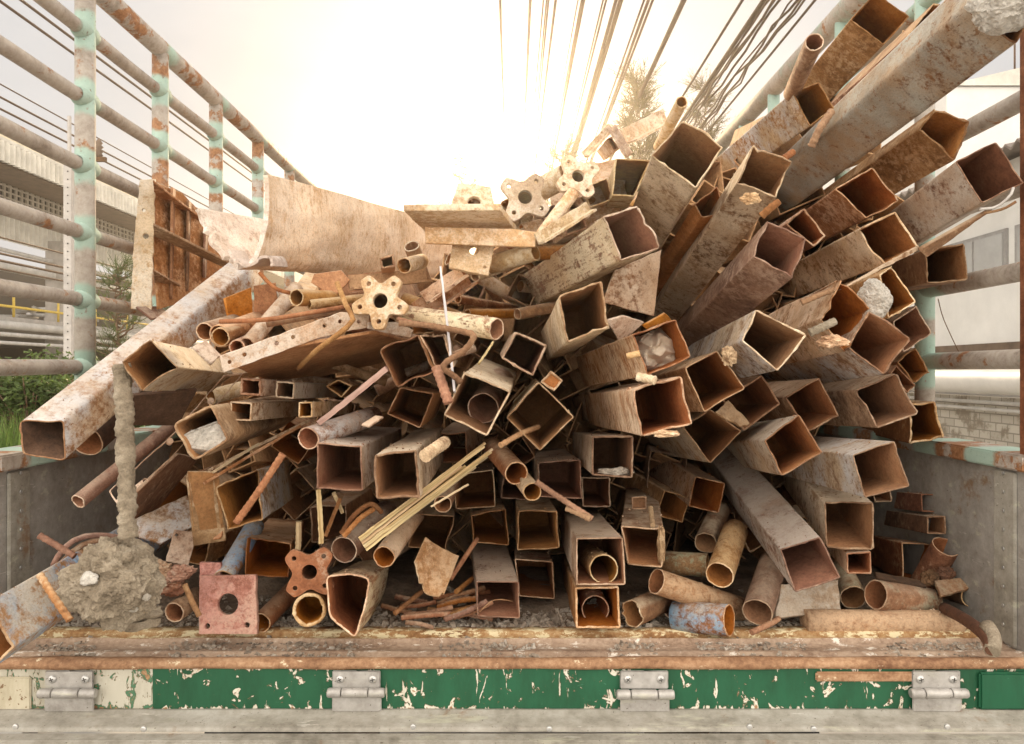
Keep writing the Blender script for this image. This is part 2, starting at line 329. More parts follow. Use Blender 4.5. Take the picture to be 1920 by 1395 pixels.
MT['sillyel'] = sillmat('rust_and_yellow_ridge', (.18, .08, .03), (.36, .20, .085), (.52, .37, .2), (.70, .60, .38), .50)
MT['sillpale'] = sillmat('pale_worn_ledge', (.19, .12, .08), (.34, .24, .17), (.46, .35, .26), (.70, .64, .56), .57)
MT['hinge'] = panelmat('scuffed_hinge_steel', (.20, .18, .16), (.36, .34, .315), (.50, .48, .455)); MT['hinge'].node_tree.nodes['Principled BSDF'].inputs['Metallic'].default_value = .35; MT['hinge'].node_tree.nodes['Principled BSDF'].inputs['Roughness'].default_value = .45
MT['screw'] = plain('zinc_screw', (.52, .51, .49), .4, .7, .2, 80)
MT['slot'] = plain('screw_slot', (.05, .045, .04), .9)
MT['post_rear'] = metal('rear_post_rust', ((.07, .03, .015), (.17, .08, .045), (.28, .15, .09)), vary=(1, 1.01))
MT['toprim'] = railmat('rust_and_mint_top_edge', 1, 1.5, .23, .20, .13)
MT['rubber'] = plain('black_tyre', (.02, .02, .02), .9)
truck = empty('flatbed_truck', (0, 2.8, 0))
tag(truck, 'open truck bed with green rear edge and tall pipe side rails, loaded with scrap', 'truck')
def T(name, mb, mats, parent=truck, bevel=0): return mb.build(name, mats, parent, bevel=bevel)
b = MB(); b.box((-1.13, 1.74, ZF-.03), (1.13, 5.2, ZF)); T('bed_floor', b, MT['dirt'])
# rear sill: ridge, shallow gutter, rounded rusty lip
b = MB(); W2 = 1.32
sec = [(1.745, -.004), (1.74, .006), (1.715, .009), (1.70, .006), (1.697, -.003), (1.672, -.004), (1.668, .004)]
def loft(mb, sec, x0, x1, nx=90, mi=0, jit=.0015, zb=ZF):
    vs = []; fs = []; n = len(sec)
    for i in range(nx+1):
        x = x0+(x1-x0)*i/nx
        for j, (y, z) in enumerate(sec):
            k = noise.noise(Vector((x*9, y*40, 3+j)))*jit
            vs.append((x, y+k, zb+z+k))
    for i in range(nx):
        for j in range(n-1): fs.append((i*n+j, (i+1)*n+j, (i+1)*n+j+1, i*n+j+1))
    mb.add(vs, fs, mi, True)
loft(b, sec, -W2, W2); T('sill_ridge', b, MT['sillyel'])
b = MB(); loft(b, [(1.668, .004), (1.664, -.006), (1.62, -.007), (1.612, -.002), (1.60, -.002), (1.592, -.006), (1.575, -.006)], -W2, W2); T('sill_gutter', b, MT['sillpale'])
b = MB(); loft(b, [(1.575, -.006), (1.568, .001), (1.556, .003), (1.546, -.001), (1.542, -.008), (1.545, -.016), (1.555, -.02)], -W2, W2, jit=.0022); T('sill_lip', b, MT['sillrust'])
ZG0, ZG1 = ZF-.016, ZF-.103
b = MB(); b.box((-1.32, 1.552, ZG1), (-.835, 1.60, ZG0)); T('rear_edge_cream', b, MT['cream2'] if False else MT['cream'])
b = MB(); b.box((-.8345, 1.551, ZG1), (-.748, 1.60, ZG0)); T('rear_edge_cream', b, MT['cream'])
b = MB(); b.box((-1.33, 1.547, ZG1+.001), (-1.0, 1.553, ZG0-.018)); T('rear_edge_patch', b, MT['cream2'], bevel=.002)
b = MB(); b.box((-.7475, 1.550, ZG1), (1.32, 1.60, ZG0)); T('rear_edge_green', b, MT['green'])
b = MB(); b.box((.968, 1.540, ZG1+.004), (1.32, 1.551, ZG0-.006)); T('rear_edge_raised_plate', b, MT['green2'], bevel=.004)
b = MB(); b.box((.63, 1.543, ZG0-.026), (.845, 1.5505, ZG0-.006)); T('weld_strip', b, MT['sillrust'], bevel=.003)
# lower ledge and the folded tailgate hanging behind it
b = MB(); loft(b, [(1.60, -.1035), (1.552, -.1035), (1.55, -.100), (1.541, -.100), (1.537, -.1045), (1.514, -.105), (1.51, -.107), (1.485, -.107), (1.481, -.110), (1.480, -.115)], -W2, W2, jit=.0008)
T('rear_ledge', b, MT['alu'])
b = MB(); b.box((-1.34, 1.445, ZF-.70), (1.34, 1.478, ZF-.1157)); T('folded_tailgate', b, MT['alu'], bevel=.003)
b = MB()
for i, u in enumerate((30, 270, 775, 1030, 1405, 1525, 1775)):
    p = at(u, 1362+4*(i % 2), 1.446); Mx = Matrix.Translation(p) @ Matrix.Rotation(R(90), 4, 'X')
    vs = [Mx @ Vector((math.cos(a*.785)*r, math.sin(a*.785)*r, h)) for r, h in ((.006, 0), (.0055, .003), (.003, .004)) for a in range(8)]
    b.add(vs, [(k, (k+1) % 8, 8+(k+1) % 8, 8+k) for k in range(8)]+[(8+k, 8+(k+1) % 8, 16+(k+1) % 8, 16+k) for k in range(8)]+[tuple(range(16, 24))], 0)
T('tailgate_bolts', b, MT['screw'])
# four hinges on the rear edge
for u in (126, 667, 1209, 1759):
    x = (u-CX)/F*1.535; k = random.uniform(-.002, .002)
    h = MB(); zt = ZF-.018
    h.box((x-.05, 1.541, zt-.038), (x+.05, 1.5445, zt)); hp = T('hinge', h, MT['hinge'], bevel=.003)
    h = MB(); h.box((x-.05, 1.539, ZG1+.001), (x+.052, 1.543, zt-.05)); T('lower_leaf', h, MT['hinge'], hp, bevel=.0015)
    for a, c in ((-.058, -.03), (-.0285, .0255), (.027, .06)):
        h = MB(); h.tube([(x+a, 1.5335, zt-.044+k), (x+a+.003, 1.5335, zt-.044+k), (x+c-.003, 1.5335, zt-.044+k), (x+c, 1.5335, zt-.044+k)], .0095, 16, rr=[.0082, .0098, .0098, .0082]); T('knuckle', h, MT['hinge'], hp)
    for sx in (-.034, .034):
        h = MB(); p = Vector((x+sx, 1.541, zt-.017)); n = 16; vs = []; fs = []
        for r, d in ((.0085, 0), (.0082, .0022), (.006, .0042), (.002, .005)):
            for a in range(n): vs.append(p+Vector((math.cos(6.283*a/n)*r, -d, math.sin(6.283*a/n)*r)))
        for j in range(3):
            for a in range(n): fs.append((j*n+a, j*n+(a+1) % n, (j+1)*n+(a+1) % n, (j+1)*n+a))
        fs.append(tuple(range(3*n, 4*n))); h.add(vs, fs, 0, True)
        M2 = Matrix.Translation(p+Vector((0, -.0049, 0))) @ Matrix.Rotation(random.uniform(0, 1.5), 4, 'Y')
        h.box((-.0045, -.0006, -.0008), (.0045, .001, .0008), 1, M2); h.box((-.0008, -.0008, -.0045), (.0008, .0008, .0045), 1, M2)
        T('screw', h, [MT['screw'], MT['slot']], hp)
# side panels with a rusty top edge
for s in (-1, 1):
    b = MB(); b.box((s*1.10, 1.60, ZF-.10), (s*1.145, 5.2, CAM.z-.215)); sp = T('side_panel', b, MT['panel'])
    b = MB(); b.box((s*1.085, 1.58, CAM.z-.214), (s*1.20, 5.2, CAM.z-.178)); T('top_edge', b, MT['toprim'], sp, bevel=.004)
    b = MB(); b.box((s*1.092, 1.62, ZF), (s*1.0995, 1.69, CAM.z-.22))
    T('edge_strip', b, MT['alu'], sp, bevel=.002)
    rv = MB()
    for k in range(9):
        p = (s*1.0915, 1.655, ZF+.04+k*.042)
        rv.tube([p, (p[0]-s*.002, p[1], p[2])], .004, 8)
    T('rivets', rv, MT['screw'], sp)
b = MB(); b.box((1.105, 1.575, ZF-.1), (1.16, 1.625, CAM.z+1.45)); T('rear_corner_post', b, MT['post_rear'], bevel=.004)
b = MB(); b.box((-1.23, 1.575, ZF-.1), (-1.17, 1.625, CAM.z+1.1)); T('rear_corner_post', b, MT['post_rear'], bevel=.004)
b = MB(); b.box((-1.13, 5.2, ZF-.1), (1.13, 5.26, CAM.z-.1)); T('headboard', b, MT['panel'])
# left stake rails
lf = MB(); lf.tube([(-1.18, 1.6, CAM.z+1.085), (-1.18, 5.2, CAM.z+1.085)], .031, 14); lr = T('side_rail_frame', lf, MT['topL'])
for k, h in enumerate((.012, .1975, .383, .5685, .754, .9395)):
    b = MB(); n = 40
    b.tube([(-1.18+.004*noise.noise(Vector((i*.3, k, 0))), 1.55+3.6*i/n, CAM.z+h+.003*noise.noise(Vector((i*.3, k, 9)))) for i in range(n+1)], .0195, 14); T('rail', b, MT['railL'], lr)
for y in (2.06, 2.50, 2.97, 3.46, 3.95, 4.5, 5.05):
    b = MB(); b.tube([(-1.18, y, CAM.z-.18), (-1.18, y, CAM.z+1.085)], .0262, 16); T('post', b, MT['postL'] if y < 2.2 else MT['postLr'], lr)
    for h in (.012, .1975, .383, .5685, .754, .9395):
        w = MB()
        vs = []; n = 14
        for yy, r in ((-.044, .0200), (-.036, .0225), (-.027, .0262), (.027, .0262), (.036, .0225), (.044, .0200)):
            for a in range(n): vs.append((-1.18+math.cos(6.283*a/n)*r, y+yy, CAM.z+h+math.sin(6.283*a/n)*r))
        w.add(vs, [(j*n+a, j*n+(a+1) % n, (j+1)*n+(a+1) % n, (j+1)*n+a) for j in range(5) for a in range(n)], 0, True)
        if y < 3.6: T('weld_collar', w, MT['postL'], lr)
# right stake rails
rf = MB(); rf.tube([(1.18, 1.6, CAM.z+1.27), (1.18, 5.2, CAM.z+1.29)], .040, 14); rr_ = T('side_rail_frame', rf, MT['topR'])
for k, h in enumerate((.03, .233, .43, .628, .84, 1.05)):
    b = MB(); b.tube([(1.18, 1.6+.36*i, CAM.z+h) for i in range(11)], .0235, 14); T('rail', b, MT['railR'], rr_)
for y in (2.13, 2.66, 3.36, 3.79, 4.4, 5.05):
    b = MB(); b.tube([(1.18, y, CAM.z-.18), (1.18, y, CAM.z+1.28)], .0262, 16); T('post', b, MT['postR'], rr_)
# chassis and wheels under the bed
b = MB(); b.box((-.45, 1.7, ZF-.30), (-.33, 5.6, ZF-.03)); b.box((.33, 1.7, ZF-.30), (.45, 5.6, ZF-.03)); T('chassis', b, MT['dark'])
for x in (-.86, .86):
    for y in (2.8, 6.3):
        b = MB(); b.tube([(x-.14, y, .45), (x-.12, y, .45), (x+.12, y, .45), (x+.14, y, .45)], .45, 28, rr=[.40, .45, .45, .40]); wh = T('wheel', b, MT['rubber'])
        b = MB(); b.tube([(x-.15, y, .45), (x+.15, y, .45)], .23, 20); T('hub', b, MT['panel'], wh)
b = MB(); b.box((-1.05, 5.4, ZF-.35), (1.05, 7.1, ZF+.25)); T('cab', b, MT['green2'], bevel=.08)

# ================================================================ BACKGROUND LEFT: factory building
MT['fascia'] = plain('cream_corrugated_sheet', (.62, .59, .52), .6, 0, .3, 3)
MT['creamwall'] = plain('cream_gutter', (.72, .64, .47), .7, 0, .3, 6)
MT['soffit'] = plain('brown_soffit_boards', (.15, .105, .075), .8, 0, .4, 5)
MT['lattice'] = plain('grey_white_lattice', (.58, .54, .48), .7, 0, .2, 8)
MT['shade'] = plain('painted_shade_interior', (.022, .017, .014), .9, 0, .5, 2)  # near-black colour stands in for the shade inside the factory
MT['column'] = plain('grey_concrete_column', (.42, .39, .36), .85, 0, .25, 5)
MT['pipe_grey'] = plain('grey_plant_pipe', (.48, .46, .43), .5, .1, .25, 5)
MT['yellow'] = plain('yellow_handrail', (.62, .44, .08), .6)
fac = empty('factory_building', (-10, 18, 0)); tag(fac, 'open-sided factory with corrugated cream eaves and dark interior beyond the left rails', 'building')
Y0, Y1 = 6.0, 36.0
def corr(mb, x, z0, z1, ya, yb, pitch=.16, d=.035, axis='y', mi=0):
    n = int((yb-ya)/pitch*4); vs = []; fs = []
    for i in range(n+1):
        y = ya+(yb-ya)*i/n; o = d*(0, 1, 1, 0)[i % 4]
        vs += [(x+o, y, z0), (x+o, y, z1)] if axis == 'y' else [(y, x+o, z0), (y, x+o, z1)]
    for i in range(n): fs.append((2*i, 2*i+2, 2*i+3, 2*i+1))
    mb.add(vs, fs, mi)
zc = CAM.z
b = MB(); corr(b, -10, zc+4.12, zc+4.52, Y0, Y1, .16, .09); b.build('eaves_fascia', MT['fascia'], fac)
b = MB(); b.box((-10.9, Y0, zc+4.62), (-10.15, Y1, zc+4.95)); b.build('gutter', MT['creamwall'], fac)
b = MB(); b.box((-13, Y0, zc+4.53), (-9.96, Y1, zc+4.6)); b.build('roof', MT['fascia'], fac)
b = MB()
for i in range(12): b.box((-10.06-.2*i-.17, Y0, zc+4.10+.025*i), (-10.06-.2*i, Y1, zc+4.14+.025*i))
b.build('soffit', MT['soffit'], fac)
b = MB()
for i in range(150): b.box((-11.5, Y0+i*.2, zc+3.80), (-11.46, Y0+i*.2+.07, zc+4.45))
for z in (3.80, 3.93, 4.06, 4.19, 4.32): b.box((-11.455, Y0, zc+z), (-11.43, Y1, zc+z+.035))
b.build('lattice_screen', MT['lattice'], fac)
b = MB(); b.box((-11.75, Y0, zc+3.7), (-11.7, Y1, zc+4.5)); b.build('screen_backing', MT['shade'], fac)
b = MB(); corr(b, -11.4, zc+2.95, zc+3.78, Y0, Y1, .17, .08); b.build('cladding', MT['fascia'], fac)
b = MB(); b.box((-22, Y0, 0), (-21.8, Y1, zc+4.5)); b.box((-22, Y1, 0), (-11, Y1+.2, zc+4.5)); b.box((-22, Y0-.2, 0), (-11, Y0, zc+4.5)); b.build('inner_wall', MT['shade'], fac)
b = MB(); b.box((-21.8, Y0, zc+1.02), (-10.9, Y1, zc+1.20)); b.build('upper_floor', MT['column'], fac)
for y in range(10, 36, 4):
    b = MB(); b.box((-11.4, y+.2, 0), (-10.95, y+.62, zc+3.2)); b.build('column', MT['column'], fac)
b = MB()
for z in (1.42, 1.85): b.tube([(-10.9, Y0, zc+z), (-10.9, Y1, zc+z)], .03, 6)
for i in range(18): b.tube([(-10.9, Y0+.7+i*1.6, zc+1.2), (-10.9, Y0+.7+i*1.6, zc+1.87)], .03, 6)
b.build('handrail', MT['yellow'], fac)
for z, r in ((1.0, .09), (.80, .05), (.62, .04), (2.7, .05), (2.35, .12)):
    b = MB(); b.tube([(-10.75+(.5 if z > 2 else 0)*-1, Y0, zc+z), (-10.75+(.5 if z > 2 else 0)*-1, Y1, zc+z)], r, 10); b.build('service_pipe', MT['pipe_grey'], fac)
for i in range(9):
    y = 11+i*2.3+random.random(); b = MB()
    for k in range(9):
        a = random.uniform(-.6, .6); b.tube([(-11.6-random.random(), y+random.random(), zc+1.25+k*.05), (-12.1-random.random(), y+1+random.random(), zc+1.3+k*.05+a*.1)], .05, 6)
    tag(b.build('pipe_stack', MT['pipe_grey']), 'grey heap of pipes stored behind the yellow railing of the factory', 'pipe stack', 'pipe heaps on the factory floor')
# pole with insulator
MT['pole'] = plain('pale_steel_pole', (.50, .47, .44), .6, .2, .2, 8)
pl = empty('utility_pole', (-6.0, 10.1, 0)); tag(pl, 'thin grey steel pole with drilled holes rising in front of the factory', 'pole')
b = MB(); b.box((-6.055, 10.05, 0), (-5.945, 10.15, 4.72)); b.box((-6.02, 10.08, 4.72), (-5.98, 10.12, 5.22)); b.build('shaft', MT['pole'], pl, bevel=.006)
b = MB()
for i in range(34): b.tube([(-5.99, 10.047, 1.0+i*.108), (-5.99, 10.043, 1.0+i*.108)], .010, 8)
b.build('bolt_holes', MT['slot'], pl)
b = MB(); b.box((-5.95, 10.07, 4.60), (-5.50, 10.12, 4.66)); b.build('crossarm', MT['dark'], pl)
b = MB(); b.tube([(-5.6, 10.1, 4.66+i*.028) for i in range(10)], .05, 12, rr=[.02, .055, .035, .065, .03, .06, .03, .05, .03, .015]); b.build('insulator', MT['soffit'], pl)
# ================================================================ BACKGROUND RIGHT: white buildings, duct, block wall
MT['whitewall'] = plain('white_render', (.72, .71, .68), .8, 0, .12, 1.5)
MT['winframe'] = plain('grey_window_frame', (.30, .29, .28), .5)
MT['glass'] = plain('dull_window_glass', (.38, .38, .37), .15, 0, .2, 2)
MT['rooftile'] = plain('dark_corrugated_roof', (.20, .165, .14), .8, 0, .3, 4)
wb = empty('white_building', (6.4, 10, 0)); tag(wb, 'low white rendered building with grey windows and corrugated roof edge beyond the right rails', 'building')
b = MB(); b.box((6.0, 6.0, 1.75+.36), (14, 26, 1.75+2.55)); b.build('wall', MT['whitewall'], wb)
b = MB(); corr(b, 0, 0, 0, 0, .01) if False else None
n = 200; vs = []; fs = []
for i in range(n+1):
    y = 5.7+20.5*i/n; o = .07*(i % 2); vs += [(5.6, y, zc+2.52+o), (14, y, zc+4.3+o), (5.6, y, zc+2.49+o)]
for i in range(n): fs += [(3*i, 3*i+3, 3*i+4, 3*i+1), (3*i+2, 3*i+5, 3*i+3, 3*i)]
b.add(vs, fs); b.build('roof', MT['rooftile'], wb)
b = MB(); b.box((5.97, 6, zc+.18), (6.2, 26, zc+.36)); b.build('plinth_band', MT['soffit'], wb)
b = MB(); b.box((6.05, 6, 0), (7, 26, zc+.18)); b.build('lower_wall', MT['column'], wb)
for y in (7.6, 9.0, 10.4, 14, 15.4):
    b = MB(); b.box((5.97, y, zc+1.22), (6.02, y+1.25, zc+1.74)); w = b.build('window', MT['winframe'], wb)
    b = MB(); b.box((5.955, y+.06, zc+1.27), (5.969, y+.6, zc+1.69)); b.box((5.955, y+.65, zc+1.27), (5.969, y+1.19, zc+1.69)); b.build('pane', MT['glass'], w)
tw = empty('tower_block', (10, 16, 0)); tag(tw, 'pale plain concrete block rising behind the white building roof', 'building')
b = MB(); b.box((8.75, 15, 0), (14, 22, zc+5.75)); b.build('wall', MT['whitewall'], tw)
b = MB(); b.add([(8.7, 14.95, zc+5.75), (11, 14.95, zc+6.3), (14.1, 14.95, zc+5.75), (8.7, 22, zc+5.75), (11, 22, zc+6.3), (14.1, 22, zc+5.75)], [(0, 1, 2), (0, 3, 4, 1), (1, 4, 5, 2), (3, 5, 4)]); b.build('roof', MT['fascia'], tw)
b = MB(); b.tube([(10.1, 14.97, zc+5.9), (10.1, 14.97, zc+6.9)], .02, 6); b.build('lightning_rod', MT['dark'], tw)
MT['duct'] = plain('white_clad_duct', (.66, .65, .62), .4, .2, .1, 4)
b = MB(); n = 60; b.tube([(5.4, 5+.3*i, zc-.10) for i in range(n)], .15, 20, rr=[.15 if i % 3 else .156 for i in range(n)])
tag(b.build('insulated_duct', MT['duct']), 'thick white clad duct running along the wall beyond the right rails', 'duct')
t = NT('stained_block_wall'); v = t.coord(False); br = t.n('ShaderNodeTexBrick'); sw = t.n('ShaderNodeVectorMath', operation='MULTIPLY')
sxy = t.n('ShaderNodeSeparateXYZ'); t.l(v, sxy.inputs[0]); cx = t.n('ShaderNodeCombineXYZ'); t.l(sxy.outputs['Y'], cx.inputs[0]); t.l(sxy.outputs['Z'], cx.inputs[1]); t.l(cx.outputs[0], br.inputs['Vector'])
br.inputs['Scale'].default_value = 2.4; br.inputs['Color1'].default_value = (.46, .43, .37, 1); br.inputs['Color2'].default_value = (.36, .33, .28, 1); br.inputs['Mortar'].default_value = (.22, .2, .17, 1); br.inputs['Mortar Size'].default_value = .02
MT['block'] = t.fin(t.mix(t.step(t.noise(v, 3, 9, .7), .5, .62), br.outputs['Color'], (.20, .17, .13)), .9)
b = MB(); b.box((5.75, 4.5, 0), (5.95, 26, zc-.30)); tag(b.build('block_wall', MT['block']), 'stained concrete block wall below the white duct', 'wall')
for z in (-.36, -.44):
    b = MB(); b.tube([(5.62, 4.6, zc+z), (5.62, 25, zc+z)], .022, 6); tag(b.build('conduit', MT['pipe_grey']), ('upper' if z > -.4 else 'lower')+' of two thin grey conduits in front of the block wall', 'conduit', 'conduits along the block wall')
# ================================================================ WIRES
MT['wire'] = plain('glare_browned_cable', (.10, .055, .03), .6)  # brown of the cable takes in the orange of the sun glare
ORD = 'first second third fourth fifth sixth seventh eighth ninth tenth eleventh twelfth thirteenth fourteenth fifteenth sixteenth seventeenth eighteenth nineteenth twentieth'.split()
TENS = ['', 'twenty-', 'thirty-', 'forty-']
def ordn(i): return ORD[i] if i < 20 else (TENS[(i+1)//10-1]+ORD[(i+1) % 10-1] if (i+1) % 10 else ['thirtieth', 'fortieth'][(i+1)//10-3])
fan = [(939, 8, 0), (996, 9, 0), (1018, 5, 0), (1026, 5, 0), (1031, 6, 0), (1039, 8, 0), (1080, 4, 0), (1088, 6, 0), (1096, 9, 0), (1132, 5, 0), (1138, 6, 0), (1151, 7, 0), (1156, 9, 0),
       (1160, 9, 0), (1164, 8, 0), (1207, 6, 0), (1219, 9, 0), (1224, 7, 0), (1282, 14, 0), (1392, 8, 0), (1432, 13, 0), (1441, 6, 1), (1446, 6, 1), (1451, 7, 1), (1456, 5, 1), (1462, 7, 1), (1484, 5, 1),
       (1492, 7, 1), (1500, 7, 1), (1507, 6, 1), (1528, 7, 0)]
for i, (u, r, wob) in enumerate(fan):
    h = 4.0+random.uniform(-.15, .15); x = (u-CX)/CY*h; b = MB()
    pts = []
    for k in range(72):
        y = 2.0*1.0435**k+(k*.05)
        sg = .05*noise.noise(Vector((i, y*.06, 0))); wv = wob*.075
        pts.append((x+sg+wv*noise.noise(Vector((y*1.5, i*3.1, 2))), y-3, zc+h+sg+wv*noise.noise(Vector((y*1.5, i*5.7, 7)))))
    b.tube(pts, r*.0021, 6)
    tag(b.build('overhead_wire', MT['wire']), ('wavy' if wob else 'straight')+' overhead wire, '+ordn(i)+' from the left in the fan above the heap', 'wire', 'overhead wires fanning above the heap')
lw = [(-5.75, 4.18, 7), (-5.55, 4.22, 7), (-6.6, 3.72, 4), (-6.5, 3.50, 6), (-6.4, 3.30, 6), (-8.6, 1.98, 8), (-8.6, 1.86, 8), (-8.6, 1.72, 6), (-8.6, 2.25, 6)]
for i, (x, h, r) in enumerate(lw):
    b = MB(); b.tube([(x, -2+2*k, zc+h-.03*math.sin(k*.5)) for k in range(22)], r*.0027, 6)
    tag(b.build('overhead_wire', MT['wire']), 'thin dark cable, '+ordn(i)+' of those crossing behind the left rails', 'wire', 'cables behind the left rails')
# ================================================================ PLANTS
def leafmat(name, c0, c1):
    t = NT(name); v = t.coord(False); t.m.use_backface_culling = False
    oi = t.noise(v, 9, 4); col = t.ramp(oi, [(.35, c0), (.65, c1)])
    t.b.inputs['Transmission Weight'].default_value = 0
    tr = t.n('ShaderNodeBsdfTranslucent'); t.l(col, tr.inputs[0]); ms = t.n('ShaderNodeMixShader'); ms.inputs[0].default_value = .35
    m = t.fin(col, .6); t.l(t.b.outputs[0], ms.inputs[1]); t.l(tr.outputs[0], ms.inputs[2]); t.l(ms.outputs[0], t.o.inputs[0]); return m
MT['needle'] = leafmat('glare_gold_needles', (.07, .05, .015), (.15, .115, .035))  # olive needles with the gold of the sun glare mixed in
MT['needle2'] = leafmat('green_needles', (.05, .075, .02), (.12, .15, .045))
MT['leaf'] = leafmat('bush_leaves', (.05, .085, .02), (.125, .18, .045))
MT['grassm'] = leafmat('long_grass', (.07, .125, .025), (.17, .26, .06))
MT['bark'] = plain('brown_bark', (.16, .10, .06), .9, 0, .4, 10, .6)
def needle_tree(base, h, crown_lo, rad, n_br, n_tw, label, mat, w=.004, lw=.14, group=None, seed=1):
    rnd = random.Random(seed); root = empty('casuarina_tree', base); tag(root, label, 'tree', group)
    B0 = Vector(base); tb = MB(); cr = MB()
    trunk = [B0+Vector((.12*noise.noise(Vector((i*.4, seed, 0))), .12*noise.noise(Vector((i*.4, seed, 5))), h*i/10)) for i in range(11)]
    tb.tube(trunk, .06, 8, rr=[.075*(1-i/10)**1.6+.004 for i in range(11)])
    for i in range(n_br):
        f = crown_lo+(1-crown_lo)*(i+.5)/n_br; p = B0+Vector((0, 0, h*f)); a = rnd.uniform(0, 6.283); l = rad*(1.15-.75*(f-crown_lo)/(1-crown_lo))*rnd.uniform(.55, 1.1)
        d = Vector((math.cos(a), math.sin(a), rnd.uniform(.5, 1.3))).normalized()
        pts = [p+d*l*k/6+Vector((0, 0, -.10*l*(k/6)**2)) + Vector((rnd.gauss(0, .02), rnd.gauss(0, .02), 0)) for k in range(7)]
        tb.tube(pts, .012, 5, rr=[.014*(1-k/7.5) for k in range(7)])
        for j in range(n_tw):
            k = rnd.uniform(.25, 1)*6; q = pts[min(6, int(k))].lerp(pts[min(6, int(k)+1)], k-int(k))
            dd = (d+Vector((rnd.gauss(0, .5), rnd.gauss(0, .5), rnd.gauss(.15, .45)))).normalized()
            ln = lw*rnd.uniform(1.2, 2.6); e = q+dd*ln
            side = dd.cross(Vector((rnd.gauss(0, 1), rnd.gauss(0, 1), rnd.gauss(0, 1)))).normalized()*w*.7
            cr.add([q-side, q+side, e+side*.4, e-side*.4], [(0, 1, 2, 3)])
            for m in range(9):
                f2 = rnd.random(); s = q.lerp(e, f2); d3 = (dd*.9+Vector((rnd.gauss(0, .5), rnd.gauss(0, .5), rnd.gauss(0, .5)))).normalized()
                l3 = lw*rnd.uniform(.35, .9); sd = d3.cross(Vector((rnd.gauss(0, 1), rnd.gauss(0, 1), rnd.gauss(0, 1)))).normalized()*w*.5
                cr.add([s-sd, s+sd, s+d3*l3], [(0, 1, 2)])
    tb.build('trunk', MT['bark'], root); cr.build('crown', mat, root)
    return root
def px(u, v, Y): p = at(u, v, Y); return (p.x, p.y, 0), p.z
bs, zt = px(1196, 155, 11.0); needle_tree(bs, zt, .62, .50, 50, 20, 'feathery casuarina tree tinted with sun glare behind the heap under the wires', MT['needle'], w=.008, lw=.16, group='casuarina trees behind the truck', seed=3)
bs, zt = px(1055, 285, 11.5); needle_tree(bs, zt, .70, .6, 34, 18, 'sparse casuarina top veiled by the sun glare behind the star flanges', MT['needle'], w=.006, lw=.15, group='casuarina trees behind the truck', seed=8)
bs, zt = px(872, 300, 10.5); needle_tree(bs, zt, .76, .5, 14, 12, 'few thin casuarina twigs showing left of the sun above the beam', MT['needle'], w=.005, lw=.15, group='casuarina trees behind the truck', seed=11)
bs, zt = px(1322, 160, 12.5); needle_tree(bs, zt, .66, .42, 30, 20, 'thin casuarina behind the tangled wires by the right top rail', MT['needle'], w=.006, lw=.15, group='casuarina trees behind the truck', seed=15)
bs, zt = px(222, 505, 8.0); needle_tree(bs, zt, .5, .42, 40, 12, 'soft green casuarina sapling between the left rails and the factory', MT['needle2'], w=.005, lw=.10, seed=21)
def leafy(name, label, cat, c, rx, ry, rz, n, L, seed, mat):
    rnd = random.Random(seed); root = empty(name, (c[0], c[1], 0)); tag(root, label, cat); tb = MB(); cr = MB(); c = Vector(c)
    for i in range(60):
        a = rnd.uniform(0, 6.283); e = c+Vector((math.cos(a)*rx*rnd.random(), math.sin(a)*ry*rnd.random(), rz*rnd.uniform(-.6, .95)))
        tb.tube([Vector((c.x+rnd.gauss(0, .05), c.y+rnd.gauss(0, .05), 0)), c.lerp(e, .4)-Vector((0, 0, .15)), e], .008, 5, rr=[.016, .008, .003])
        for j in range(n//60):
            q = c.lerp(e, rnd.uniform(.3, 1.05))+Vector((rnd.gauss(0, .07), rnd.gauss(0, .07), rnd.gauss(0, .04)))
            d = Vector((rnd.gauss(0, 1), rnd.gauss(0, 1), rnd.gauss(0, .45))).normalized(); s = d.cross(Vector((rnd.gauss(0, .3), rnd.gauss(0, .3), 1))).normalized()
            l = L*rnd.uniform(.6, 1.3); up = d.cross(s)*l*.12
            cr.add([q, q+d*l*.35+s*l*.22, q+d*l*.75+s*l*.16+up, q+d*l-up, q+d*l*.75-s*l*.16+up, q+d*l*.35-s*l*.22], [(0, 1, 2, 3, 4, 5)])
    tb.build('stem', MT['bark'], root); cr.build('foliage', mat, root); return root
p = at(55, 742, 4.6); leafy('leafy_bush', 'leafy green bush outside the left side of the truck', 'bush', (p.x, p.y, p.z-.02), .45, .45, .24, 2600, .055, 4, MT['leaf'])
p = at(95, 672, 6.2); leafy('leafy_bush', 'light green flat-topped bush behind the lowest left rail', 'bush', (p.x, p.y, p.z-.12), .36, .36, .14, 1200, .06, 9, MT['leaf'])
p = at(262, 800, 4.2); leafy('leafy_bush', 'green shrub glimpsed through the gap under the long leaning tube', 'bush', (p.x, p.y, p.z), .2, .2, .2, 600, .05, 13, MT['leaf'])
rnd = random.Random(3); gr = MB()
for i in range(900):
    q = at(rnd.uniform(-40, 60), 800, rnd.uniform(3.7, 4.4)); q.z = .9; hh = rnd.uniform(.35, .68); a = rnd.uniform(0, 6.28); d = Vector((math.cos(a), math.sin(a), 0))*rnd.uniform(.05, .2); s = Vector((-math.sin(a), math.cos(a), 0))*.004
    gr.add([q-s, q+s, q+d*.35+Vector((0, 0, hh*.6))+s*.8, q+d+Vector((0, 0, hh)), q+d*.35+Vector((0, 0, hh*.6))-s*.8], [(0, 1, 2, 3, 4)])
gr.box((-4.3, 3.5, 0), (-2.3, 4.6, .9), 1)
tag(gr.build('long_grass', [MT['grassm'], MT['ground']]), 'tuft of long bright grass on a bank beside the truck', 'grass', kind='stuff')
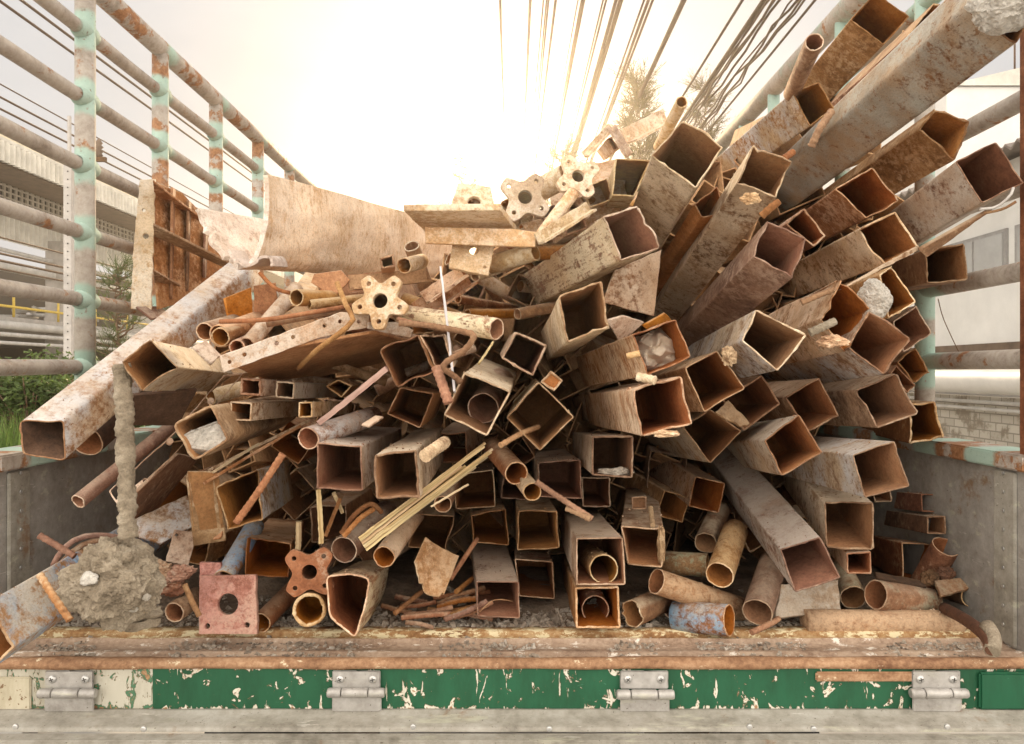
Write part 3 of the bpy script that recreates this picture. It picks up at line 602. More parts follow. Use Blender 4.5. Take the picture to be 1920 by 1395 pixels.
# ================================================================ SCRAP HEAP: builders
rnd = random.Random(77)
GT, GP, GR, GF = 'square tubes heaped on the truck', 'round pipes in the heap', 'rebar pieces in the heap', 'flange plates in the heap'
def smooth_noise(i, n, seed, f): a = 2*math.pi*i/n; return noise.noise(Vector((math.cos(a)*f, math.sin(a)*f, seed*7.13)))
def hollow(name, M, prof, zoff, L, th, mats, indep, jag, dent, seed, parent=None, closed=True, lip=1.0, tear=()):
    """thin-walled prism along local +z; profile prof (2D, closed), ragged mouth at z=0, walls th thick; slots: outer, inner, rim"""
    n = len(prof); nor = []
    for i in range(n):
        d = prof[(i+1) % n]-prof[i-1]; nor.append(Vector((d.y, -d.x)).normalized())
    ar = sum(prof[i].x*prof[(i+1) % n].y-prof[(i+1) % n].x*prof[i].y for i in range(n))
    if ar < 0: nor = [-q for q in nor]
    zj = []
    for i in range(n):
        a = 2*math.pi*i/n
        k = smooth_noise(i, n, seed, 1.4)*1.1+smooth_noise(i, n, seed+50, 4)*.3+noise.noise(Vector((i*.9, seed*3.1, 6)))*.28
        zj.append(zoff[i]+jag*k+(jag*.9 if noise.noise(Vector((i*.9, seed, 4))) > .45 else 0))
    for f, w, dp in tear:                      # a strip of the wall burnt or torn away
        for i in range(n):
            e = abs((i/n-f+.5) % 1-.5)/w
            if e < 1: zj[i] += dp*min(1, 2.2*(1-e))*(.75+.5*noise.noise(Vector((i*1.1, seed, 2))))
    def dn(i, s):
        a = 2*math.pi*i/n
        q = dent*.5*noise.noise(Vector((math.cos(a)*1.1, math.sin(a)*1.1, s*3+seed*3.3)))
        q += dent*.75*noise.noise(Vector((math.cos(a)*1.9, math.sin(a)*1.9, seed*5.7)))*math.exp(-s/.2)
        q += dent*.8*noise.noise(Vector((math.cos(a)*4, math.sin(a)*4, seed*2.7)))*math.exp(-s/.02)*lip*.12
        return q
    ss = [0, .004, .012, .03, .06, .11, .18, .28, .42, .6, .85, 1.2, 1.7]
    ss = [s for s in ss if s < L-.02]+[L]
    mb = MB(); vs = []
    for s in ss:
        for i in range(n):
            p = prof[i]+nor[i]*dn(i, s); vs.append((p.x, p.y, zj[i]*(1-s/L)+s))
    fs = []
    for j in range(len(ss)-1):
        for i in range(n): fs.append((j*n+i, j*n+(i+1) % n, (j+1)*n+(i+1) % n, (j+1)*n+i))
    fs.append(tuple((len(ss)-1)*n+i for i in range(n)))
    mb.add(vs, fs, 0, True); mb.sm[-1] = False
    iv = []; si = [s for s in ss if s < indep-.02]+[indep]
    for s in si:
        for i in range(n):
            p = prof[i]+nor[i]*(dn(i, s)-th*(.8+.5*noise.noise(Vector((i*.7, seed, 1)))*(s < .01))); iv.append((p.x, p.y, zj[i]*(1-s/L)+s))
    fs = []
    for j in range(len(si)-1):
        for i in range(n): fs.append((j*n+i, (j+1)*n+i, (j+1)*n+(i+1) % n, j*n+(i+1) % n))
    fs.append(tuple((len(si)-1)*n+i for i in range(n)))
    mb.add(iv, fs, 1, True); mb.sm[-1] = False
    rv = []
    for row, (k, dz) in enumerate(((0, 0), (.15, -.35), (.85, -.35), (1, 0))):
        for i in range(n):
            a = Vector(vs[i]); c = Vector(iv[i]); q = a.lerp(c, k)
            bl = max(0, noise.noise(Vector((i*.55, seed*1.9, 8))))*th*(.9 if jag >= .004 else .4)
            o2 = nor[i]*(bl if row == 1 else -bl*.6 if row == 2 else 0)
            rv.append((q.x+o2.x, q.y+o2.y, q.z+dz*th-(bl*.8 if row in (1, 2) else 0)))
    fs = [(r*n+i, (r+1)*n+i, (r+1)*n+(i+1) % n, r*n+(i+1) % n) for r in range(3) for i in range(n)]
    mb.add(rv, fs, 2, True)
    R3 = M.to_3x3(); ups = [i for i in range(n) if (R3 @ Vector((nor[i].x, nor[i].y, 0))).z > .55]
    if ups and L > .25:                        # crumbs of slag and grit lying on the upper side
        for k in range(rnd.randint(6, 26)):
            i = rnd.choice(ups); s_ = abs(rnd.gauss(0, .12))+.004; sz = rnd.uniform(.0012, .0036)
            c = Vector((prof[i].x+nor[i].x*(dn(i, s_)+sz*.3), prof[i].y+nor[i].y*(dn(i, s_)+sz*.3), zj[i]*(1-s_/L)+s_))
            q = [c+Vector((rnd.gauss(0, 1), rnd.gauss(0, 1), rnd.gauss(0, 1))).normalized()*sz*rnd.uniform(.6, 1.3) for _ in range(5)]
            mb.add(q, [(0, 1, 2), (0, 2, 3), (0, 3, 1), (1, 2, 4), (2, 3, 4), (3, 1, 4)], 2)
    return mb.build(name, mats, parent, M)
def polyring(poly, rc=.10, per=8):
    n = len(poly); pts = []
    for i in range(n):
        p, a, c = poly[i], poly[i-1], poly[(i+1) % n]
        A = p.lerp(a, rc); B = p.lerp(c, rc)
        for t in (0, .33, .67, 1): pts.append(A*(1-t)**2+p*2*t*(1-t)+B*t*t)
        D = c.lerp(p, rc)
        for k in range(1, per): pts.append(B.lerp(D, k/per))
    return pts
NT_ = 0; QUADS = []
def tube(label, quad, vp, Y, L=1.0, mat='rust', jag=.004, dent=.005, th=.0046, ax=None, inner='inner', rim='rim', rc=.055, name='square_tube', indep=.42, cat='steel tube', tilt=.75, group=GT, tear=()):
    """square tube whose mouth shows as quad (photo px) at depth Y and which runs back towards photo point vp"""
    global NT_; NT_ += 1; QUADS.append(quad)
    cu = sum(q[0] for q in quad)/len(quad); cv = sum(q[1] for q in quad)/len(quad)
    P = at(cu, cv, Y); a = Vector(ax).normalized() if ax else ray(*vp).normalized(); vw = ray(cu, cv).normalized()
    nn = (a*(1-tilt)+vw*tilt).normalized() if a.dot(vw) > 0 else vw
    W_ = []
    for q in quad:
        r = ray(*q); W_.append(CAM+r*(nn.dot(P-CAM)/nn.dot(r)))
    e = W_[1]-W_[0]; M = frame(a, e); M.translation = P; Mi = M.inverted()
    loc = [Mi @ w for w in W_]
    poly = [Vector((l.x, l.y)) for l in loc]
    ring = polyring(poly, rc)
    # mouth plane -> z offset for each ring point
    Mn = Mi.to_3x3() @ nn
    zo = [-(Mn.x*p.x+Mn.y*p.y)/Mn.z for p in ring]
    o = hollow(name, M, ring, zo, L, th*rnd.choice((.75, .9, 1, 1.25)), [MT[mat], MT[inner], MT[rnd.choice((rim, 'rimdark')) if rim == 'rim' else rim]], min(indep, L*.92), jag*rnd.choice((.35, .7, 1, 1.4)), dent*rnd.choice((.25, .5, .8, 1.2)), NT_, tear=tear)
    return tag(o, label, cat, group)
def pipe(label, c0, Y0, c1, Y1, rpx, mat='rust', th=.0035, jag=.0015, dent=.0015, name='round_pipe', n=36, cat='pipe', inner='inner', parent=None, sq=1.0, rim='rim'):
    """round pipe: open mouth centred on photo px c0 at depth Y0 (radius rpx px there), far end at c1, Y1"""
    global NT_; NT_ += 1
    A = at(*c0, Y0); B = at(*c1, Y1); r = rpx/F*Y0; M = frame(B-A); M.translation = A; L = (B-A).length
    ring = [Vector((math.cos(6.28318*i/n)*r, math.sin(6.28318*i/n)*r*sq)) for i in range(n)]
    o = hollow(name, M, ring, [0]*n, L, th, [MT[mat], MT[inner], MT[rim]], L*.85, jag, dent, NT_, parent)
    return tag(o, label, cat, GP) if label else o
def spline(P, k=6):
    P = [Vector(p) for p in P]
    if len(P) < 3: return [P[0].lerp(P[1], i/k/2) for i in range(2*k+1)]
    out = []
    for i in range(len(P)-1):
        a, b, c, d = P[max(i-1, 0)], P[i], P[i+1], P[min(i+2, len(P)-1)]
        for j in range(k):
            t = j/k; out.append(.5*((2*b)+(c-a)*t+(2*a-5*b+4*c-d)*t*t+(3*b-a-3*c+d)*t**3))
    return out+[P[-1]]
def rodmesh(pts, r, ribs=True, n=10):
    path = spline(pts, 8); L = sum((path[i+1]-path[i]).length for i in range(len(path)-1))
    stp = .003 if ribs is True else .004 if ribs else .02; m = max(6, min(260, int(L/stp))); out = []; acc = [0]
    for i in range(len(path)-1): acc.append(acc[-1]+(path[i+1]-path[i]).length)
    j = 0
    for k in range(m+1):
        s = L*k/m
        while j < len(path)-2 and acc[j+1] < s: j += 1
        out.append(path[j].lerp(path[j+1], (s-acc[j])/max(1e-6, acc[j+1]-acc[j])))
    if ribs == 'thread': rr = [r*(1+.10*math.sin(k*L/m*520+3*noise.noise(Vector((k*.03, 1, 1))))*(.4+noise.noise(Vector((k*.06, 5, 2))))+.10*noise.noise(Vector((k*.05, 9, 4)))) for k in range(m+1)]
    else: rr = [r*(.96+.14*(((k*L/m)/.0115) % 1 < .38) if ribs else 1+.05*noise.noise(Vector((k*.4, r*999, 0)))) for k in range(m+1)]
    mb = MB(); c = out[len(out)//2].copy(); mb.tube([p-c for p in out], r, n, rr=rr); return mb, Matrix.Translation(c)
def rod(label, pts, rmm, mat='rebar', ribs=True, name='rebar', cat='rebar', group=GR, parent=None):
    mb, M = rodmesh([at(*p) for p in pts], rmm/1000, ribs); o = mb.build(name, MT[mat], parent, M)
    return tag(o, label, cat, group) if label else o
def plate(label, quad, th, mat, name='steel_plate', cat='steel plate', holes=(), group=None, parent=None, wob=.002, edge=None, bev=.0012):
    """flat sheet: quad = photo px with depth per corner (u,v,Y); holes = (u,v,rpx) pierced through"""
    P = [at(*q) for q in quad]; c = sum(P, Vector())/len(P); nn = Vector()
    for i in range(len(P)): nn += (P[i]-c).cross(P[(i+1) % len(P)]-c)
    nn.normalize()
    if nn.dot(c-CAM) < 0: nn = -nn
    M = frame(nn, P[1]-P[0]); M.translation = c; Mi = M.inverted(); loc = [Mi @ p for p in P]
    poly = [Vector((l.x, l.y)) for l in loc]; global NT_; NT_ += 1
    out = []
    for i in range(len(poly)):
        a, b2 = poly[i], poly[(i+1) % len(poly)]; m = max(3, int((b2-a).length/.012)); d = (b2-a).normalized(); q = Vector((d.y, -d.x))
        for k in range(m): out.append(a.lerp(b2, k/m)+q*wob*(noise.noise(Vector((k*.45, i*9, NT_)))+.5*noise.noise(Vector((k*1.3, i*5, NT_)))))
    hs = []
    for hu, hv, hr in holes:
        r = ray(hu, hv); w = Mi @ (CAM+r*(nn.dot(c-CAM)/nn.dot(r))); rr = hr/F*(c.y)
        hs.append([Vector((w.x+math.cos(a*6.2832/24)*rr, w.y+math.sin(a*6.2832/24)*rr)) for a in range(24)])
    o = cutplate(name, out, hs, th, mat, M, parent, bev)
    return tag(o, label, cat, group) if label else o
def cutplate(name, outline, holes, th, mat, M, parent=None, bev=.0012):
    cu = bpy.data.curves.new('c', 'CURVE'); cu.dimensions = '2D'; cu.fill_mode = 'BOTH'; cu.extrude = th/2; cu.bevel_depth = bev; cu.bevel_resolution = 1
    for loop in [outline]+holes:
        sp = cu.splines.new('POLY'); sp.points.add(len(loop)-1); sp.use_cyclic_u = True
        for i, p in enumerate(loop): sp.points[i].co = (p.x, p.y, 0, 1)
    tmp = bpy.data.objects.new('c', cu); C.objects.link(tmp)
    me = bpy.data.meshes.new_from_object(tmp.evaluated_get(bpy.context.evaluated_depsgraph_get())); bpy.data.objects.remove(tmp)
    me.name = name; me.materials.clear(); me.materials.append(MT[mat])
    o = bpy.data.objects.new(name, me); C.objects.link(o); o.matrix_world = M
    if parent is not None: o.parent = parent; o.matrix_parent_inverse = parent.matrix_world.inverted() if parent.type == 'MESH' else Matrix.Translation(-parent.location)
    return o
def star(label, c, Y, rpx, nl, ph, mat, nrm=(0, -1, 0), hole=.28, stub=True, name='star_flange', th=.012, sl=.40, bolt=.10, parent=None, group=GF):
    """flange with nl lobes, a centre bore and a bolt hole in every lobe, centred on photo px c"""
    P = at(*c, Y); r = rpx/F*Y; z = -Vector(nrm).normalized(); M = frame(z, Vector((1, 0, 0))); M.translation = P
    out = []; n = 200
    for i in range(n):
        a = 6.28318*i/n; k = .5+.5*math.cos(nl*(a-ph)); k = min(1, k*1.15)**1.25
        out.append(Vector((math.cos(a), math.sin(a)))*r*((1-sl)+sl*k+.012*noise.noise(Vector((math.cos(a)*5, math.sin(a)*5, Y*9)))))
    hs = [[Vector((math.cos(6.2832*i/28), math.sin(6.2832*i/28)))*r*hole for i in range(28)]]
    for k in range(nl):
        a = ph+6.28318*k/nl; q = Vector((math.cos(a), math.sin(a)))*r*.74
        hs.append([q+Vector((math.cos(6.2832*i/16), math.sin(6.2832*i/16)))*r*bolt for i in range(16)])
    o = cutplate(name, out, hs, th, mat, M, parent, .0009)
    if stub: pipe(None, c, Y+.012, (c[0]+(CX-c[0])*.12, c[1]+(CY-c[1])*.12), Y+.3, rpx*(hole+.14), mat, name='pipe', parent=o)
    return tag(o, label, 'flange', group) if label else o
def lump(label, c, Y, rx, ry, rz, mat, name, cat, seed, sub=5, amp=.28, parent=None, f=2.2):
    bm = bmesh.new(); bmesh.ops.create_icosphere(bm, subdivisions=sub, radius=1)
    k = Y/F
    for v_ in bm.verts:
        p = v_.co.copy(); q = 1+amp*noise.noise(p*f*.6+Vector((seed, 0, 0)))+amp*.55*noise.noise(p*f*1.7+Vector((0, seed, 0)))+amp*.3*noise.noise(p*f*4.5+Vector((0, 0, seed)))+amp*.15*noise.noise(p*f*11+Vector((seed, seed, 0)))+amp*.06*noise.noise(p*f*24+Vector((0, seed, 9)))
        if f < 2.0: q += amp*.35*(noise.voronoi(p*2.6+Vector((seed, 0, 0)))[0][0]-.4)+amp*.2*(noise.voronoi(p*7+Vector((seed, 0, 0)))[0][0]-.3)
        v_.co = Vector((p.x*rx*k, p.y*rz*k, p.z*ry*k))*q
    me = bpy.data.meshes.new(name); bm.to_mesh(me); bm.free(); me.materials.append(MT[mat])
    o = bpy.data.objects.new(name, me); C.objects.link(o); M = Matrix.Translation(at(*c, Y)); o.matrix_world = M
    if parent is not None: o.parent = parent; o.matrix_parent_inverse = parent.matrix_world.inverted() if parent.type == 'MESH' else Matrix.Translation(-parent.location)
    return tag(o, label, cat) if label else o
# ================================================================ SCRAP HEAP: square tubes, upper right fan
big = tube('huge blue-grey square tube sticking up to the top right corner, plugged with concrete', [(1808,18),(1905,88),(1950,-12),(1850,-82)], (974,768), 1.38, 1.7, 'big', .003, .003, rc=.13)
lump(None, (1890,8), 1.36, 62, 52, 60, 'whitestone', 'concrete_plug', None, 3, 5, .22, big)
tube('brown tube with ragged dark mouth at the top edge under the right top rail', [(1593,38),(1640,-14),(1707,30),(1657,84)], (1060,700), 1.9, 1.3, 'rust', .005, .004)
tube('blue-grey tube just below the small round pipe at the upper right', [(1484,172),(1535,154),(1564,203),(1518,238)], (1010,590), 1.95, 1.3, 'blue', .002, .003)
tube('narrow dark channel squeezed above the huge plugged tube', [(1700,68),(1750,6),(1772,12),(1714,76)], (1050,660), 2.0, 1.1, 'brown', .006, .003)
tube('thin dark tube end beside the narrow channel at the right top', [(1672,98),(1688,84),(1694,104),(1676,114)], (1050,620), 2.1, 1.0, 'rust', .004, .002)
tube('brown tube tucked right under the huge plugged tube', [(1724,243),(1748,206),(1818,228),(1790,302)], (1000,755), 1.85, 1.2, 'rust', .004, .008)
tube('dusty tube reaching farthest right with a dark mouth against the white building', [(1790,303),(1867,266),(1920,343),(1840,382)], (1140,810), 1.6, 1.1, 'grey', .006, .004)
tube('tube with wavy lower lip left of the far right dusty tube', [(1566,354),(1633,315),(1686,377),(1622,408)], (1100,690), 1.9, 1.0, 'rust', .005, .008)
tube('short brown tube end tucked left of the wavy lipped tube', [(1473,420),(1507,389),(1548,443),(1526,464)], (1150,650), 2.0, .9, 'brown', .003, .005)
b_ = tube('tube with a torn bubbly lip and ragged edge above the smooth brown tube', [(1382,343),(1412,272),(1489,303),(1454,374)], (930,1030), 1.50, 1.1, 'pale', .006, .008, tear=((.62,.12,.03),))
lump(None, (1407,372), 1.49, 17, 10, 8, 'rim', 'weld_slag', None, 5, 4, .5, b_)
tube('smooth brown tube right below the tube with the bubbly torn lip', [(1409,482),(1437,412),(1513,445),(1485,522)], (960,960), 1.52, 1.0, 'rust', .003, .006)
tube('dark tube mouth half hidden left of the tube with the bubbly lip', [(1300,384),(1345,350),(1358,402),(1316,406)], (1000,880), 1.72, .9, 'orange', .003, .005)
tube('large orange-lit tube whose ragged mouth points at the sun glare', [(1221,291),(1280,225),(1356,275),(1303,356)], (1030,810), 1.55, 1.1, 'pale', .006, .005)
tube('upright tube mouth with bright side left of the large orange-lit tube', [(1154,297),(1221,300),(1190,369),(1147,367)], (1050,600), 1.74, 1.0, 'streak', .003, .004)
tube('tube with thick flaking cream paint leaning below the upright mouth', [(1130,407),(1196,387),(1238,466),(1162,488)], (600,790), 1.5, .62, 'flake', .006, .006)
tube('pale blue topped tube with sharp diamond mouth right of the paper-stuffed tube', [(1392,640),(1417,580),(1513,628),(1457,696)], (1016,794), 1.55, 1.1, 'blue', .003, .006)
b_ = tube('torn pale tube with slag beads and shredded lip', [(1540,600),(1574,521),(1633,580),(1585,662)], (1080,770), 1.62, 1.1, 'pale', .013, .009, tear=((.62,.10,.05),(.30,.06,.03)))
rod(None, [(1503,568,1.575),(1530,556,1.57),(1563,543,1.565)], 6, 'rebar', True, 'rebar_stub', parent=b_)
rod(None, [(1518,624,1.555),(1545,612,1.55),(1566,602,1.55)], 8.5, 'mortar', True, 'rebar_stub', parent=b_)
lump(None, (1560,640), 1.57, 24, 12, 14, 'rim', 'weld_slag', None, 15, 4, .5, b_)
tube('tube with wide diamond mouth below the shredded pale tube', [(1589,650),(1630,582),(1708,635),(1657,704)], (1100,790), 1.6, 1.0, 'blue', .004, .006)
tube('brown tube right of the pale concrete chunk', [(1648,516),(1671,498),(1718,566),(1665,598)], (1150,700), 1.75, .9, 'rust', .004, .006)
tube('dark tube behind the diamond mouth, upper of three dark tubes by the green post', [(1673,602),(1717,574),(1748,625),(1693,662)], (1150,690), 1.95, .9, 'brown', .003, .004)
tube('dark tube mouth, second of three beside the green right post', [(1680,678),(1717,651),(1743,698),(1713,720)], (1200,700), 2.0, .9, 'brown', .003, .004)
tube('dark tube mouth, lowest of three beside the green right post', [(1670,700),(1680,684),(1716,722),(1701,737)], (1150,720), 1.93, .9, 'brown', .003, .003)
tube('tube with torn ragged left face above the pale bar', [(1616,426),(1679,396),(1722,463),(1659,498)], (1100,700), 1.78, 1.0, 'pale', .007, .006, tear=((.95,.12,.035),))
tube('dark tube lying level across the right rail below the far right tube', [(1732,468),(1808,457),(1814,525),(1740,531)], (1250,640), 1.80, .9, 'brown', .003, .004)
b_ = tube('brown tube mouth with crusty right lip beside the pale blue topped tube', [(1282,690),(1347,655),(1396,728),(1320,773)], (1000,770), 1.6, 1.0, 'rust', .005, .006, tear=((.33,.08,.02),))
lump(None, (1366,668), 1.58, 12, 18, 10, 'rim', 'weld_slag', None, 25, 4, .5, b_)
tube('brown tube holding a folded sheet, below the crusty lipped tube', [(1352,748),(1428,703),(1463,758),(1394,809)], (1080,760), 1.82, .9, 'brown', .004, .006)
tube('plain brown tube mouth in the middle of the right side', [(1470,744),(1537,708),(1574,780),(1517,809)], (1100,740), 1.78, .9, 'rust', .004, .006)
tube('tube with ragged rusty side and twisted mouth left of the dark end tube', [(1612,730),(1678,700),(1721,776),(1642,804)], (1100,765), 1.65, 1.0, 'rust', .009, .009, tear=((.05,.12,.03),))
tube('dark tube end nearest the right side panel', [(1703,758),(1753,752),(1769,820),(1705,833)], (1280,730), 1.88, .9, 'brown', .004, .006)
tube('pale smooth tube with pointed lower lip in the lower right', [(1432,826),(1497,777),(1541,848),(1466,893)], (1190,832), 1.58, .9, 'grey', .003, .005)
tube('tube with pale underside left of the pointed lip tube', [(1280,800),(1330,767),(1391,808),(1331,869)], (1000,815), 1.75, .9, 'grey', .003, .007)
tube('tube with white streaked side lying lowest of the right fan', [(1597,853),(1677,826),(1704,912),(1621,934)], (1090,790), 1.5, .9, 'blue', .004, .005, indep=.5)
tube('long pale tube slanting down to the bed with a wide drooping mouth', [(1462,1030),(1538,1006),(1576,1083),(1490,1111)], (1010,440), 1.60, .95, 'grey', .006, .007)
tube('tube with torn top lip standing right of the drooping tube', [(1545,943),(1637,942),(1638,1032),(1549,1026)], (1250,600), 1.66, .7, 'pale', .007, .006, tear=((.12,.1,.02),))
tube('small square tube stub hanging under the torn top lip', [(1587,1037),(1633,1034),(1634,1076),(1588,1076)], (1350,800), 1.64, .5, 'pale', .004, .003)
tube('small clean-cut square tube pointing right beside the side panel', [(1738,968),(1773,967),(1774,1002),(1738,1001)], (1180,885), 1.88, .6, 'brown', .001, .001)
tube('small ragged square tube just above the clean-cut one', [(1727,926),(1757,926),(1761,960),(1728,960)], (1150,880), 1.95, .6, 'brown', .004, .003)
tube('dark wide box tube behind the tilted pipe in the lower right', [(1691,1018),(1745,1020),(1745,1091),(1693,1086)], (1250,900), 1.95, .6, 'brown', .004, .004)
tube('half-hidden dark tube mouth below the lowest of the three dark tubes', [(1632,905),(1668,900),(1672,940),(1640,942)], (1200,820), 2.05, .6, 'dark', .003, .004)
# ---------------------------------------------------------------- centre
tube('diamond tube with a round pipe inside and a pale top', [(832,779),(870,698),(958,733),(914,818)], (1000,600), 1.45, .55, 'streak', .003, .004)
pipe('round pipe end set inside the pale-topped diamond tube', (906,765), 1.55, (938,715), 1.78, 28*1.07, 'rust', rim='rim')
tube('empty diamond tube standing on its corner right of the piped diamond', [(948,783),(1010,717),(1078,782),(1013,846)], (990,690), 1.5, .7, 'streak', .002, .003)
tube('small square offcut perched on the corner of the empty diamond tube', [(1033,694),(1056,714),(1038,734),(1014,717)], (1010,760), 1.53, .09, 'pale', .002, .002, indep=.01)
tube('tilted tube mouth left of the white lath in the centre', [(712,657),(783,628),(815,695),(743,728)], (880,640), 1.56, .6, 'orange', .003, .006)
tube('narrow torn tube between the tilted mouth and the white lath', [(787,629),(832,627),(852,690),(822,700)], (880,640), 1.62, .5, 'pale', .006, .005, tear=((.2,.16,.07),))
tube('tube mouth with saw-cut right edge below the tilted mouth', [(725,776),(750,726),(814,738),(788,803)], (900,720), 1.66, .6, 'orange', .004, .006)
tube('tube with streaked pale left side in the upper centre', [(1047,555),(1123,528),(1144,615),(1065,641)], (956,742), 1.42, .8, 'streak', .003, .007)
tube('small tilted tube right of the long yellow-flecked pipe', [(939,672),(966,622),(1026,647),(1000,706)], (930,640), 1.56, .6, 'streak', .003, .005)
ptb = tube('tube stuffed with crumpled paper', [(1186,628),(1268,598),(1296,670),(1211,706)], (820,770), 1.42, .6, 'streak', .005, .004)
rod(None, [(1175,668,1.43),(1200,662,1.425)], 6, 'rim', False, 'rebar_stub', parent=ptb)
b_ = tube('pale streaked tube with debris on top below the paper-stuffed tube', [(1187,729),(1276,705),(1298,797),(1203,819)], (930,757), 1.38, .8, 'streak', .006, .004)
rod(None, [(1196,706,1.38),(1228,713,1.36)], 8, 'rim', True, 'rebar_stub', parent=b_)
lump(None, (1250,813), 1.37, 26, 6, 10, 'rim', 'weld_slag', None, 35, 4, .5, b_)
tube('square tube with rubble on its floor below the pale streaked tube', [(1110,818),(1187,817),(1187,896),(1110,891)], (990,790), 1.6, .7, 'pale', .005, .003)
tube('tube with dusty top in the shadow left of the rubble tube', [(1008,868),(1089,861),(1091,936),(1010,931)], (960,780), 1.8, .7, 'pale', .004, .004, tear=((.12,.1,.02),))
tube('left of two front tubes with pale tops, deep square mouth', [(594,830),(678,836),(681,922),(594,916)], (905,735), 1.5, .75, 'grey', .004, .005)
b_ = tube('right of two front tubes with pale tops, with a rebar welded on its shoulder', [(703,850),(780,842),(788,934),(705,936)], (925,720), 1.45, .75, 'pale', .005, .007)
rod(None, [(797,855,1.42),(812,844,1.45),(836,828,1.5)], 12, 'rim', True, 'rebar_stub', parent=b_)
# ---------------------------------------------------------------- lower centre
tube('square tube holding a round pipe, upper of a stacked pair', [(1080,1008),(1168,1007),(1173,1097),(1080,1097)], (975,800), 1.62, .6, 'pale', .003, .003)
pipe('round pipe inside the upper tube of the stacked pair', (1132,1067), 1.63, (1088,1030), 2.1, 27, 'rust')
tube('square tube holding a round pipe, lower of a stacked pair', [(1078,1101),(1160,1099),(1163,1178),(1080,1178)], (975,850), 1.66, .55, 'rust', .003, .003)
pipe('round pipe inside the lower tube of the stacked pair', (1116,1142), 1.74, (1094,1080), 2.1, 26, 'brown')
tube('square tube standing straight above the dust heap, left of the stacked pair', [(970,959),(1045,956),(1049,1027),(970,1034)], (940,800), 1.8, .6, 'brown', .003, .004)
tube('square tube with dusty sloping top resting on the bed beside the rebar pile', [(893,1091),(973,1089),(975,1159),(895,1156)], (850,720), 1.70, .55, 'pale', .004, .003)
tube('dark tube mouth between the dusty sloping tube and the stacked pair', [(965,1047),(1037,1053),(1041,1124),(973,1118)], (960,850), 1.86, .5, 'brown', .004, .005)
tube('crooked dark tube mouth above the dusty sloping tube', [(882,966),(948,954),(954,1022),(887,1018)], (900,820), 1.92, .5, 'brown', .003, .007)
tube('dark flared tube under the bundle of wooden sticks', [(770,965),(853,968),(835,1034),(763,1026)], (860,830), 1.86, .5, 'brown', .003, .006)
tube('bent tube with cream side and pointed lower corner at the front edge', [(611,1081),(655,1073),(695,1084),(686,1140),(666,1198),(616,1157)], (860,960), 1.55, .45, 'flake', .003, .004, rc=.2)
b_ = tube('rusty tube with a small square frame on top and a crusted torn wall', [(1164,986),(1245,991),(1241,1064),(1176,1059)], (1200,700), 1.72, .6, 'brown', .008, .004, tear=((.30,.07,.06),))
tube(None, [(1184,932),(1212,930),(1212,955),(1185,955)], (1190,800), 1.80, .03, 'pale', .001, .001, name='square_frame', indep=.025, cat=None, group=None).parent = b_
for o in b_.children: o.matrix_parent_inverse = b_.matrix_world.inverted(); o.name = 'square_frame'
rod(None, [(1220,952,1.79),(1224,986,1.72)], 6, 'rim', True, 'rebar_stub', parent=b_)
lump(None, (1240,1020), 1.71, 7, 34, 10, 'rim', 'slag_crust', None, 45, 4, .5, b_)
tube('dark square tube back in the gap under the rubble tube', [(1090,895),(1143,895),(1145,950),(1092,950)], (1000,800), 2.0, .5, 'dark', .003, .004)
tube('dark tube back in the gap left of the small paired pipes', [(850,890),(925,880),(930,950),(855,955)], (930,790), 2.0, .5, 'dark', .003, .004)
# ---------------------------------------------------------------- left side
tube('long thick square tube leaning over the left side of the truck', [(37,788),(120,788),(125,864),(42,853)], (1150,-60), 1.5, .98, 'blue', .005, .003, tilt=.9, rc=.12, inner='dark')  # dark inner walls stand in for the shade in its mouth
tube('tube with a large dark diamond mouth lying on the long leaning tube', [(228,677),(283,636),(333,688),(267,733)], (740,740), 1.46, .55, 'grey', .004, .008)
b_ = tube('blue-flecked square tube poking out at the lower left corner', [(-22,1128),(28,1213),(-25,1262),(-85,1175)], (1000,545), 1.34, .62, 'bluep', .003, .003)
rod(None, [(75,1078,1.375),(100,1118,1.36),(131,1163,1.35)], 6.5, 'redbrown', True, 'rebar_stub', parent=b_)
tube('flattened tube with brown inside and grey side, crossed by a rebar', [(405,913),(480,880),(492,975),(426,993)], (740,800), 1.56, .5, 'blue', .004, .006, tear=((.35,.08,.03),))
tube('short upright cut tube with an open top left of the crossed tube', [(351,884),(410,885),(411,900),(352,904)], (0,0), 1.62, .15, 'rust', .003, .004, ax=(.05,.12,-1), tilt=.98, indep=.12)
fb = tube('rectangular tube half filled with concrete', [(323,796),(397,757),(431,825),(363,866)], (830,690), 1.46, .7, 'rust', .002, .003, rc=.16)
cf = tube(None, [(340,816),(412,786),(429,824),(364,863)], (830,690), 1.472, .4, 'whitestone', .012, .006, inner='whitestone', rim='whitestone', rc=.2, name='concrete_fill', indep=.006, cat=None, group=None)
cf.parent = fb; cf.matrix_parent_inverse = fb.matrix_world.inverted()
tube('small tube, left of the upper row of small square tubes', [(452,708),(490,711),(489,743),(450,740)], (880,730), 1.62, .5, 'pale', .002, .003)
tube('small tube, right of the upper row of small square tubes', [(518,714),(553,717),(551,748),(517,745)], (900,735), 1.64, .5, 'grey', .002, .003)
tube('small tube, left of the lower row of small square tubes', [(432,753),(473,755),(471,790),(432,788)], (900,740), 1.58, .5, 'pale', .002, .003)
tube('small tube, right of the lower row of small square tubes', [(560,754),(586,753),(586,783),(560,783)], (900,750), 1.62, .5, 'pale', .002, .003)
tube('small dark diamond mouth in the shadow under the perforated channel', [(610,724),(634,711),(661,723),(640,746)], (820,720), 1.78, .5, 'brown', .001, .002)
tube('square tube with a torn top lip behind the faded red flange', [(462,1010),(547,1018),(541,1084),(460,1078)], (660,830), 1.72, .5, 'rust', .006, .004, tear=((.1,.14,.03),))
